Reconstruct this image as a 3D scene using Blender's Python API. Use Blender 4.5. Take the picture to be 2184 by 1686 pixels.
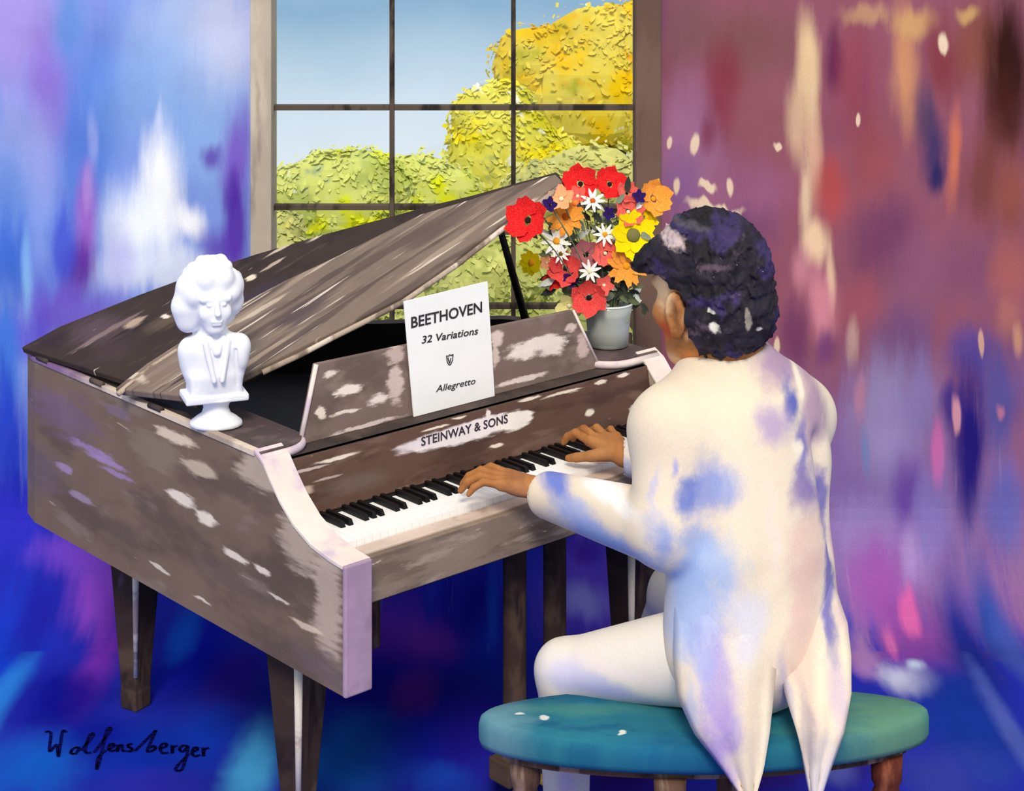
import bpy, bmesh, math, random
import numpy as np
from mathutils import Vector, Matrix

for o in list(bpy.data.objects):
    bpy.data.objects.remove(o, do_unlink=True)
SC = bpy.context.scene
COL = SC.collection
random.seed(7)

# ------------------------------------------------------------------ camera, sky, sun, exposure
F, CX, YH, H = 4012.0, 1092.0, -332.0, 2.444      # focal length / horizon row in pixels, eye height in metres
cd = bpy.data.cameras.new('camera')
cd.sensor_width = 36.0
cd.lens = 36.0 * F / 2184.0
cd.shift_y = -(843.0 - YH) / 2184.0
cd.clip_end = 200
cam = bpy.data.objects.new('camera', cd)
cam.location = (0, 0, H)
cam.rotation_euler = (math.pi / 2, 0, 0)
COL.objects.link(cam)
SC.camera = cam


def lin(c):
    r = []
    for v in c[:3]:
        v = v / 255.0
        r.append(v / 12.92 if v <= 0.04045 else ((v + 0.055) / 1.055) ** 2.4)
    return (r[0], r[1], r[2], 1.0)


world = bpy.data.worlds.new('sky')
SC.world = world
world.use_nodes = True
wn, wl = world.node_tree.nodes, world.node_tree.links
wn.clear()
w_out = wn.new('ShaderNodeOutputWorld')
w_bg = wn.new('ShaderNodeBackground')
w_tc = wn.new('ShaderNodeTexCoord')
w_sep = wn.new('ShaderNodeSeparateXYZ')
w_noise = wn.new('ShaderNodeTexNoise')
w_noise.inputs['Scale'].default_value = 9.0
w_noise.inputs['Detail'].default_value = 4.0
w_add = wn.new('ShaderNodeMath'); w_add.operation = 'MULTIPLY_ADD'
w_add.inputs[1].default_value = 0.05
w_map = wn.new('ShaderNodeMapRange')
w_map.inputs['From Min'].default_value = -0.20
w_map.inputs['From Max'].default_value = 0.60
w_ramp = wn.new('ShaderNodeValToRGB')
er = w_ramp.color_ramp.elements
er[0].position = 0.06; er[0].color = lin((226, 233, 240))
er[1].position = 1.0; er[1].color = lin((216, 220, 226))
for p, c in ((0.11, (206, 220, 234)), (0.145, (176, 200, 220)), (0.175, (142, 176, 206)), (0.24, (172, 196, 218)), (0.42, (204, 212, 222))):
    e = er.new(p); e.color = lin(c)
wl.new(w_tc.outputs['Generated'], w_sep.inputs[0])
wl.new(w_tc.outputs['Generated'], w_noise.inputs['Vector'])
wl.new(w_noise.outputs[0], w_add.inputs[0])
wl.new(w_sep.outputs['Z'], w_add.inputs[2])
wl.new(w_add.outputs[0], w_map.inputs['Value'])
wl.new(w_map.outputs[0], w_ramp.inputs[0])
wl.new(w_ramp.outputs[0], w_bg.inputs['Color'])
w_bg.inputs['Strength'].default_value = 0.95
wl.new(w_bg.outputs[0], w_out.inputs[0])

sl = bpy.data.lights.new('sun', 'SUN')
sl.energy = 2.2
sl.angle = math.radians(16)
sl.color = (1.0, 0.90, 0.76)
sun = bpy.data.objects.new('sun', sl)
sun.rotation_euler = Vector((0.02, 0.74, -0.70)).to_track_quat('-Z', 'Y').to_euler()
sun.location = (-3, -4, 6)
COL.objects.link(sun)

vs = SC.view_settings
vs.view_transform = 'Standard'
vs.look = 'None'
vs.gamma = 1.0
vs.use_curve_mapping = False
vs.exposure = 0.24

# ------------------------------------------------------------------ helpers
TH = 0.728
PC, PS = math.cos(TH), math.sin(TH)
X0, Y0 = -0.378, 4.209                            # front bass corner of the piano on the floor
KDIR = Vector((PC, PS, 0)); SDIR = Vector((-PS, PC, 0))


def at(px, py, Y):
    return Vector(((px - CX) / F * Y, Y, H - (py - YH) / F * Y))


def onz(px, py, z):
    return at(px, py, F * (H - z) / (py - YH))


def to_p(w):                                       # world -> piano coordinates (u, v, z)
    x, y = w[0] - X0, w[1] - Y0
    return Vector((x * PC + y * PS, -x * PS + y * PC, w[2]))


def to_w(p):
    return Vector((X0 + p[0] * PC - p[1] * PS, Y0 + p[0] * PS + p[1] * PC, p[2]))


def hit(px, py, p, n):                             # meets a plane given in piano coordinates
    C = to_p((0, 0, H)); D = to_p(at(px, py, 1.0)) - C
    n = Vector(n); t = (Vector(p) - C).dot(n) / D.dot(n)
    return C + D * t


def tag(o, label=None, cat=None, group=None, kind=None):
    if label: o['label'] = label
    if cat: o['category'] = cat
    if group: o['group'] = group
    if kind: o['kind'] = kind
    return o


def empty(name, loc=(0, 0, 0), rz=0.0):
    o = bpy.data.objects.new(name, None)
    o.location = loc; o.rotation_euler = (0, 0, rz)
    o.empty_display_size = 0.05
    COL.objects.link(o)
    return o


class MB:
    def __init__(s):
        s.v = []; s.f = []; s.m = []

    def add(s, verts, faces, mi=0):
        b = len(s.v)
        s.v += [tuple(v) for v in verts]
        for f in faces:
            s.f.append([i + b for i in f]); s.m.append(mi)
        return s

    def box(s, a, b, mi=0):
        x0, y0, z0 = a; x1, y1, z1 = b
        return s.add([(x0, y0, z0), (x1, y0, z0), (x1, y1, z0), (x0, y1, z0), (x0, y0, z1), (x1, y0, z1), (x1, y1, z1), (x0, y1, z1)],
                     [(0, 3, 2, 1), (4, 5, 6, 7), (0, 1, 5, 4), (1, 2, 6, 5), (2, 3, 7, 6), (3, 0, 4, 7)], mi)

    def extrude(s, poly, d, mi=0):                 # polygon of 3d points extruded by vector d
        n = len(poly); d = Vector(d)
        vs_ = [Vector(p) for p in poly]; vs_ += [p + d for p in vs_]
        fs = [tuple(range(n))[::-1], tuple(range(n, 2 * n))]
        for i in range(n):
            j = (i + 1) % n
            fs.append((i, j, n + j, n + i))
        return s.add(vs_, fs, mi)

    def tube(s, pts, rad, n=10, mi=0, cap=True):
        pts = [Vector(p) for p in pts]
        if not isinstance(rad, (list, tuple)): rad = [rad] * len(pts)
        vs_ = []; fs = []
        ref = None
        for i, p in enumerate(pts):
            t = (pts[min(i + 1, len(pts) - 1)] - pts[max(i - 1, 0)]).normalized()
            if ref is None:
                ref = Vector((0, 0, 1)) if abs(t.z) < 0.9 else Vector((1, 0, 0))
            a = t.cross(ref).normalized(); b = t.cross(a).normalized()
            ref = -b if False else ref
            for k in range(n):
                w = 2 * math.pi * k / n
                vs_.append(p + (a * math.cos(w) + b * math.sin(w)) * rad[i])
        for i in range(len(pts) - 1):
            for k in range(n):
                l = (k + 1) % n
                fs.append((i * n + k, i * n + l, (i + 1) * n + l, (i + 1) * n + k))
        if cap:
            fs.append(tuple(range(n))); e = (len(pts) - 1) * n
            fs.append(tuple(range(e, e + n))[::-1])
        return s.add(vs_, fs, mi)

    def lathe(s, prof, c=(0, 0, 0), n=28, mi=0, sx=1.0, sy=1.0, rz=0.0):
        vs_ = []; fs = []
        for r, z in prof:
            for k in range(n):
                w = 2 * math.pi * k / n + rz
                vs_.append((c[0] + r * math.cos(w) * sx, c[1] + r * math.sin(w) * sy, c[2] + z))
        for i in range(len(prof) - 1):
            for k in range(n):
                l = (k + 1) % n
                fs.append((i * n + k, i * n + l, (i + 1) * n + l, (i + 1) * n + k))
        fs.append(tuple(range(n))[::-1]); e = (len(prof) - 1) * n
        fs.append(tuple(range(e, e + n)))
        return s.add(vs_, fs, mi)

    def mesh(s, name, smooth=False):
        me = bpy.data.meshes.new(name)
        me.from_pydata(s.v, [], s.f)
        me.polygons.foreach_set('material_index', s.m)
        bm = bmesh.new(); bm.from_mesh(me)
        bmesh.ops.recalc_face_normals(bm, faces=bm.faces)
        bm.to_mesh(me); bm.free()
        if smooth:
            me.polygons.foreach_set('use_smooth', [True] * len(me.polygons))
        me.update()
        return me

    def build(s, name, mats, parent=None, smooth=False, bevel=0.0, loc=None):
        return link(name, s.mesh(name, smooth), mats, parent, bevel, loc)


def link(name, me, mats, parent=None, bevel=0.0, loc=None):
    o = bpy.data.objects.new(name, me)
    if not isinstance(mats, (list, tuple)): mats = [mats]
    if len(me.materials) == 0:
        for m in mats: me.materials.append(m)
    COL.objects.link(o)
    if parent: o.parent = parent
    if loc is not None: o.location = loc
    if bevel:
        b = o.modifiers.new('bevel', 'BEVEL'); b.width = bevel; b.segments = 2; b.limit_method = 'ANGLE'
    return o


# ------------------------------------------------------------------ materials (all node based)
def new_mat(name, rough=0.85, spec=0.15):
    m = bpy.data.materials.new(name); m.use_nodes = True
    nt = m.node_tree
    b = nt.nodes['Principled BSDF']
    b.inputs['Roughness'].default_value = rough
    b.inputs['Specular IOR Level'].default_value = spec
    return m, nt, b


def n_math(nt, op, a, b=None, c=None):
    n = nt.nodes.new('ShaderNodeMath'); n.operation = op
    for i, x in enumerate((a, b, c)):
        if x is None: continue
        if isinstance(x, (int, float)): n.inputs[i].default_value = x
        else: nt.links.new(x, n.inputs[i])
    return n.outputs[0]


def n_mix(nt, fac, a, b, mode='MIX'):
    n = nt.nodes.new('ShaderNodeMix'); n.data_type = 'RGBA'; n.blend_type = mode
    for s_, x in ((n.inputs[0], fac), (n.inputs[6], a), (n.inputs[7], b)):
        if isinstance(x, (int, float)): s_.default_value = x
        elif isinstance(x, tuple): s_.default_value = x
        else: nt.links.new(x, s_)
    return n.outputs[2]


def n_noise(nt, vec, scale, detail=3.0, rough=0.55, stretch=None, seed=0.0):
    mp = nt.nodes.new('ShaderNodeMapping')
    mp.inputs['Location'].default_value = (seed * 3.17, seed * 1.71, seed * 2.33)
    if stretch: mp.inputs['Scale'].default_value = stretch
    nt.links.new(vec, mp.inputs['Vector'])
    n = nt.nodes.new('ShaderNodeTexNoise')
    n.inputs['Scale'].default_value = scale
    n.inputs['Detail'].default_value = detail
    n.inputs['Roughness'].default_value = rough
    nt.links.new(mp.outputs[0], n.inputs['Vector'])
    return n


def n_range(nt, val, a, b, lo=0.0, hi=1.0, smooth=True):
    n = nt.nodes.new('ShaderNodeMapRange')
    if smooth: n.interpolation_type = 'SMOOTHSTEP'
    for k, x in ((1, a), (2, b), (3, lo), (4, hi)): n.inputs[k].default_value = x
    nt.links.new(val, n.inputs[0])
    return n.outputs[0]


def wash(name, base, blobs=(), axes=None, warp=((6, 6, 6), 0.04), warp2=((40, 40, 40), 0.01), var=0.10, var_scale=5.0,
         grain=0.06, streaks=None, mottle=None, rough=0.9, spec=0.1, seed=0.0, rag=None):
    """Watercolour pigment: base colour, blotches with uneven edges, dry-brush streaks and paper grain.
    axes None = UV coordinates, else two of object x, y, z."""
    m, nt, bs = new_mat(name, rough, spec)
    tc = nt.nodes.new('ShaderNodeTexCoord')
    if axes is None:
        P = tc.outputs['UV']
    else:
        sp = nt.nodes.new('ShaderNodeSeparateXYZ'); nt.links.new(tc.outputs['Object'], sp.inputs[0])
        cb = nt.nodes.new('ShaderNodeCombineXYZ')
        for i, a in enumerate(axes): nt.links.new(sp.outputs[a], cb.inputs[i])
        P = cb.outputs[0]
    raw = P
    for w in (warp, warp2):
        if not w: continue
        st, amp = w
        nn = n_noise(nt, raw, 1.0, 2.0, 0.5, st, seed + st[0] * 0.01)
        v1 = nt.nodes.new('ShaderNodeVectorMath'); v1.operation = 'SUBTRACT'
        nt.links.new(nn.outputs[1], v1.inputs[0]); v1.inputs[1].default_value = (0.5, 0.5, 0.5)
        v2 = nt.nodes.new('ShaderNodeVectorMath'); v2.operation = 'MULTIPLY_ADD'
        a2 = amp if isinstance(amp, tuple) else (amp, amp, 0.0)
        nt.links.new(v1.outputs[0], v2.inputs[0]); v2.inputs[1].default_value = (a2[0] * 2, a2[1] * 2, 0)
        nt.links.new(P, v2.inputs[2])
        P = v2.outputs[0]
    col = lin(base)
    if mottle:                                      # list of (colour, noise stretch, lo, hi, opacity)
        for k, (c, st, lo, hi, op) in enumerate(mottle):
            nn = n_noise(nt, raw, 1.0, 4.0, 0.55, st, seed + 1.3 * k + 0.7)
            col = n_mix(nt, n_range(nt, nn.outputs[0], lo, hi, 0.0, op), col, lin(c))
    ragv = None
    if rag:                                          # (stretch, amount): dry-brush edges
        nn = n_noise(nt, raw, 1.0, 5.0, 0.65, rag[0], seed + 3.3)
        ragv = n_math(nt, 'MULTIPLY_ADD', nn.outputs[0], rag[1] * 2, -rag[1])
    for bl in blobs:
        a, b, ra, rb, c, op, soft = bl
        v = nt.nodes.new('ShaderNodeVectorMath'); v.operation = 'MULTIPLY_ADD'
        nt.links.new(P, v.inputs[0])
        v.inputs[1].default_value = (1 / ra, 1 / rb, 0); v.inputs[2].default_value = (-a / ra, -b / rb, 0)
        ln = nt.nodes.new('ShaderNodeVectorMath'); ln.operation = 'LENGTH'
        nt.links.new(v.outputs[0], ln.inputs[0])
        lv = ln.outputs[1] if ragv is None else n_math(nt, 'ADD', ln.outputs[1], ragv)
        fac = n_range(nt, lv, 1.0, 1.0 - soft, 0.0, op)
        col = n_mix(nt, fac, col, lin(c))
    if streaks:                                     # (colour, stretch, lo, hi, opacity)
        for k, (c, st, lo, hi, op) in enumerate(streaks):
            nn = n_noise(nt, raw, 1.0, 3.0, 0.6, st, seed + 5.1 + 2.2 * k)
            col = n_mix(nt, n_range(nt, nn.outputs[0], lo, hi, 0.0, op), col, lin(c))
    if var:
        nn = n_noise(nt, raw, var_scale, 4.0, 0.6, None, seed + 9)
        f = n_range(nt, nn.outputs[0], 0.3, 0.7, 1 - var, 1 + var, False)
        cc = nt.nodes.new('ShaderNodeCombineXYZ')
        for i in range(3): nt.links.new(f, cc.inputs[i])
        col = n_mix(nt, 1.0, col if not isinstance(col, tuple) else col, cc.outputs[0], 'MULTIPLY')
    if grain:
        gs = nt.nodes.new('ShaderNodeTexNoise'); gs.inputs['Scale'].default_value = 260; gs.inputs['Detail'].default_value = 2
        nt.links.new(tc.outputs['Object'], gs.inputs['Vector'])
        f = n_range(nt, gs.outputs[0], 0.3, 0.7, 1 - grain, 1 + grain, False)
        cc = nt.nodes.new('ShaderNodeCombineXYZ')
        for i in range(3): nt.links.new(f, cc.inputs[i])
        col = n_mix(nt, 1.0, col, cc.outputs[0], 'MULTIPLY')
    if isinstance(col, tuple): bs.inputs['Base Color'].default_value = col
    else: nt.links.new(col, bs.inputs['Base Color'])
    return m


def plain(name, c, rough=0.8, spec=0.15, var=0.08, scale=14.0, c2=None, lo=0.45, hi=0.62):
    """One colour with soft pigment variation in object space, optionally mottled with a second colour."""
    m, nt, bs = new_mat(name, rough, spec)
    tc = nt.nodes.new('ShaderNodeTexCoord')
    nn = n_noise(nt, tc.outputs['Object'], scale, 4.0, 0.6)
    c = lin(c)
    a = tuple(x * (1 - var) for x in c[:3]) + (1,); b = tuple(min(1, x * (1 + var)) for x in c[:3]) + (1,)
    col = n_mix(nt, n_range(nt, nn.outputs[0], 0.35, 0.65), a, b)
    if c2:
        n2 = n_noise(nt, tc.outputs['Object'], scale * 0.8, 4.0, 0.6, None, 4.4)
        col = n_mix(nt, n_range(nt, n2.outputs[0], lo, hi), col, lin(c2))
    nt.links.new(col, bs.inputs['Base Color'])
    return m


def glassy(name, tint, gloss=0.08, rough=0.02, milk=0.0):
    m = bpy.data.materials.new(name); m.use_nodes = True
    nt = m.node_tree; nt.nodes.remove(nt.nodes['Principled BSDF'])
    out = nt.nodes['Material Output']
    t = nt.nodes.new('ShaderNodeBsdfTransparent'); t.inputs[0].default_value = lin(tint)
    g = nt.nodes.new('ShaderNodeBsdfGlossy'); g.inputs['Roughness'].default_value = rough
    lw = nt.nodes.new('ShaderNodeFresnel'); lw.inputs[0].default_value = 1.35
    mx = nt.nodes.new('ShaderNodeMixShader')
    nt.links.new(n_math(nt, 'MULTIPLY', lw.outputs[0], gloss / 0.04), mx.inputs[0])
    nt.links.new(t.outputs[0], mx.inputs[1]); nt.links.new(g.outputs[0], mx.inputs[2])
    if milk:                                         # cloudy glass
        df = nt.nodes.new('ShaderNodeBsdfDiffuse'); df.inputs[0].default_value = lin(tint)
        m2 = nt.nodes.new('ShaderNodeMixShader'); m2.inputs[0].default_value = milk
        nt.links.new(mx.outputs[0], m2.inputs[1]); nt.links.new(df.outputs[0], m2.inputs[2])
        mx = m2
    nt.links.new(mx.outputs[0], out.inputs[0])
    return m


# ------------------------------------------------------------------ volumes blended into one skin (bodies, cloth, sculpture)
class SDF:
    def __init__(s, lo, hi, h):
        s.lo = np.array(lo, np.float32); s.h = h
        s.n = tuple(int(math.ceil((b - a) / h)) + 1 for a, b in zip(lo, hi))
        s.D = np.full(s.n, 1.0, np.float32)

    def _loc(s, lo, hi):
        sl_ = []; ax = []
        for i in range(3):
            a = max(0, int((lo[i] - s.lo[i]) / s.h)); b = min(s.n[i], int((hi[i] - s.lo[i]) / s.h) + 2)
            if b <= a: return None, None
            sl_.append(slice(a, b)); ax.append((s.lo[i] + s.h * np.arange(a, b)).astype(np.float32))
        return tuple(sl_), np.meshgrid(*ax, indexing='ij', sparse=True)

    def _put(s, sl_, d, k, sub=False):
        A = s.D[sl_]
        if sub:
            s.D[sl_] = np.maximum(A, -d) if k <= 0 else -s._smin(-A, d, k)
        else:
            s.D[sl_] = np.minimum(A, d) if k <= 0 else s._smin(A, d, k)

    @staticmethod
    def _smin(a, b, k):
        h = np.clip(0.5 + 0.5 * (b - a) / k, 0, 1)
        return b + (a - b) * h - k * h * (1 - h)

    def cone(s, a, b, r1, r2, k=0.02, sub=False):
        a = np.array(a, np.float32); b = np.array(b, np.float32); m = max(r1, r2) + k + 3 * s.h
        sl_, g = s._loc(np.minimum(a, b) - m, np.maximum(a, b) + m)
        if sl_ is None: return
        ab = b - a; L2 = float((ab * ab).sum()) + 1e-9
        p = [g[i] - a[i] for i in range(3)]
        t = np.clip((p[0] * ab[0] + p[1] * ab[1] + p[2] * ab[2]) / L2, 0, 1)
        d = np.sqrt((p[0] - ab[0] * t) ** 2 + (p[1] - ab[1] * t) ** 2 + (p[2] - ab[2] * t) ** 2) - (r1 + (r2 - r1) * t)
        s._put(sl_, d, k, sub)

    def ell(s, c, r, ax=None, k=0.02, sub=False):
        c = np.array(c, np.float32)
        R = np.eye(3, dtype=np.float32) if ax is None else np.array([list(a) for a in ax], np.float32)
        m = max(r) + k + 3 * s.h
        sl_, g = s._loc(c - m, c + m)
        if sl_ is None: return
        p = [g[i] - c[i] for i in range(3)]
        q = [p[0] * R[j, 0] + p[1] * R[j, 1] + p[2] * R[j, 2] for j in range(3)]
        k0 = np.sqrt(sum((q[j] / r[j]) ** 2 for j in range(3))); k1 = np.sqrt(sum((q[j] / r[j] ** 2) ** 2 for j in range(3))) + 1e-6
        s._put(sl_, (k0 * (k0 - 1) / k1).astype(np.float32), k, sub)

    def box(s, c, hs, rnd, ax=None, k=0.02, sub=False):
        c = np.array(c, np.float32)
        R = np.eye(3, dtype=np.float32) if ax is None else np.array([list(a) for a in ax], np.float32)
        m = float(np.linalg.norm(hs)) + k + 3 * s.h
        sl_, g = s._loc(c - m, c + m)
        if sl_ is None: return
        p = [g[i] - c[i] for i in range(3)]
        q = [np.abs(p[0] * R[j, 0] + p[1] * R[j, 1] + p[2] * R[j, 2]) - (hs[j] - rnd) for j in range(3)]
        d = np.sqrt(sum(np.maximum(x, 0) ** 2 for x in q)) + np.minimum(np.maximum(np.maximum(q[0], q[1]), q[2]), 0) - rnd
        s._put(sl_, d.astype(np.float32), k, sub)

    def rough(s, amp, fr, seed=0):
        g = [(s.lo[i] + s.h * np.arange(s.n[i])).astype(np.float32) for i in range(3)]
        x, y, z = np.meshgrid(*g, indexing='ij', sparse=True)
        nz = np.sin(x * fr + 1.3 * seed + 2.1 * np.sin(y * fr * 0.7)) * np.sin(y * fr * 1.1 + 2.0 * np.sin(z * fr * 0.6 + seed)) * np.sin(z * fr * 0.9 + 1.7 * np.sin(x * fr * 0.8))
        s.D += (amp * nz).astype(np.float32)

    def mesh(s, name, origin=(0, 0, 0)):
        D = s.D; n = D.shape; S = D < 0
        cnt = np.zeros(tuple(x - 1 for x in n), np.int8)
        offs = [(i, j, k) for i in (0, 1) for j in (0, 1) for k in (0, 1)]
        for i, j, k in offs:
            cnt += S[i:n[0] - 1 + i, j:n[1] - 1 + j, k:n[2] - 1 + k]
        act = (cnt > 0) & (cnt < 8)
        ii = np.argwhere(act)
        idx = np.full(act.shape, -1, np.int32); idx[act] = np.arange(len(ii))
        V = {o: D[ii[:, 0] + o[0], ii[:, 1] + o[1], ii[:, 2] + o[2]] for o in offs}
        acc = np.zeros((len(ii), 3)); w = np.zeros(len(ii))
        for o in offs:
            for ax in range(3):
                if o[ax]: continue
                o2 = tuple(1 if q == ax else o[q] for q in range(3))
                a, b = V[o], V[o2]; m = (a < 0) != (b < 0)
                t = np.where(m, a / np.where(m, a - b, 1), 0)
                pt = np.tile(np.array(o, float), (len(ii), 1)); pt[:, ax] = t
                acc[m] += pt[m]; w[m] += 1
        P = (ii + acc / w[:, None]) * s.h + s.lo - np.array(origin)
        quads = []
        for ax in range(3):
            b1, b2 = (ax + 1) % 3, (ax + 2) % 3
            A = S[tuple(slice(0, n[q] - 1) for q in range(3))]
            sl2 = [slice(0, n[q] - 1) for q in range(3)]; sl2[ax] = slice(1, n[ax])
            B = S[tuple(sl2)]
            e = np.argwhere(A != B)
            e = e[(e[:, b1] > 0) & (e[:, b2] > 0)]
            ins = A[e[:, 0], e[:, 1], e[:, 2]]
            c = []
            for d1, d2 in ((0, 0), (1, 0), (1, 1), (0, 1)):
                q = e.copy(); q[:, b1] -= d1; q[:, b2] -= d2
                c.append(idx[q[:, 0], q[:, 1], q[:, 2]])
            c = np.stack(c, 1)
            c[~ins] = c[~ins][:, ::-1]
            quads.append(c)
        Q = np.concatenate(quads)
        Q = Q[(Q >= 0).all(1)]
        me = bpy.data.meshes.new(name)
        me.vertices.add(len(P)); me.vertices.foreach_set('co', P.astype(np.float32).ravel())
        me.loops.add(len(Q) * 4); me.loops.foreach_set('vertex_index', Q.astype(np.int32).ravel())
        me.polygons.add(len(Q)); me.polygons.foreach_set('loop_start', np.arange(len(Q), dtype=np.int32) * 4)
        me.update(calc_edges=True)
        me.polygons.foreach_set('use_smooth', [True] * len(Q))
        me.validate()
        return me


def text_mesh(body, size, shear=0.0, spacing=1.0, bold=0.0):
    cu = bpy.data.curves.new('lettering', 'FONT')
    cu.body = body; cu.size = size; cu.shear = shear; cu.space_character = spacing
    cu.align_x = 'CENTER'; cu.align_y = 'CENTER'; cu.offset = bold; cu.extrude = 0.0004; cu.resolution_u = 3
    ob = bpy.data.objects.new('lettering', cu); COL.objects.link(ob)
    dg = bpy.context.evaluated_depsgraph_get()
    me = bpy.data.meshes.new_from_object(ob.evaluated_get(dg))
    bpy.data.objects.remove(ob, do_unlink=True); bpy.data.curves.remove(cu)
    me.materials.clear()
    return me


# ================================================================== THE SETTING
YW = 6.05                                            # back wall
ZTOP = 2.75; RC = 0.35                              # wall top, radius of the cove at its foot
XL, XR = -3.6, 3.6
T_COVE = ZTOP - RC; T_FLOOR = T_COVE + RC * math.pi / 2


def wpx(px, py):
    """pixel -> (x, t): t runs down the wall, round the cove and out over the floor"""
    p = at(px, py, YW)
    if p.z >= RC: return p.x, ZTOP - p.z, 'w'
    q = onz(px, py, 0)
    if q.y <= YW - RC: return q.x, T_FLOOR + (YW - RC - q.y), 'f'
    for i in range(1, 401):                          # cove: march along the ray
        p = at(px, py, YW - RC + i * RC / 400)
        if math.hypot(RC - p.z, p.y - (YW - RC)) >= RC and p.z < RC:
            return p.x, T_COVE + RC * math.atan2(RC - p.z, p.y - (YW - RC)), 'c'
    return p.x, T_COVE, 'c'


WQ = []


def wb(px, py, rx, ry, c, op=0.8, soft=0.82):
    WQ.append((px, py)); rx *= 1.25; ry *= 1.25
    if px > 1400 and py < 760 and max(c) < 195: c = (min(255, c[0] * 1.03), c[1] * .92, c[2] * .82)      # warm plum end of the wall
    op = op ** .7
    x, t, w = wpx(px, py)
    t0, t1 = wpx(px, py - ry)[1], wpx(px, py + ry)[1]
    sx = {'w': YW, 'c': 5.9, 'f': onz(px, py, 0).y}[w] / F
    return (x, (t0 + t1) / 2, rx * sx, max((t1 - t0) / 2, 0.02), c, op, soft)


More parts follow.
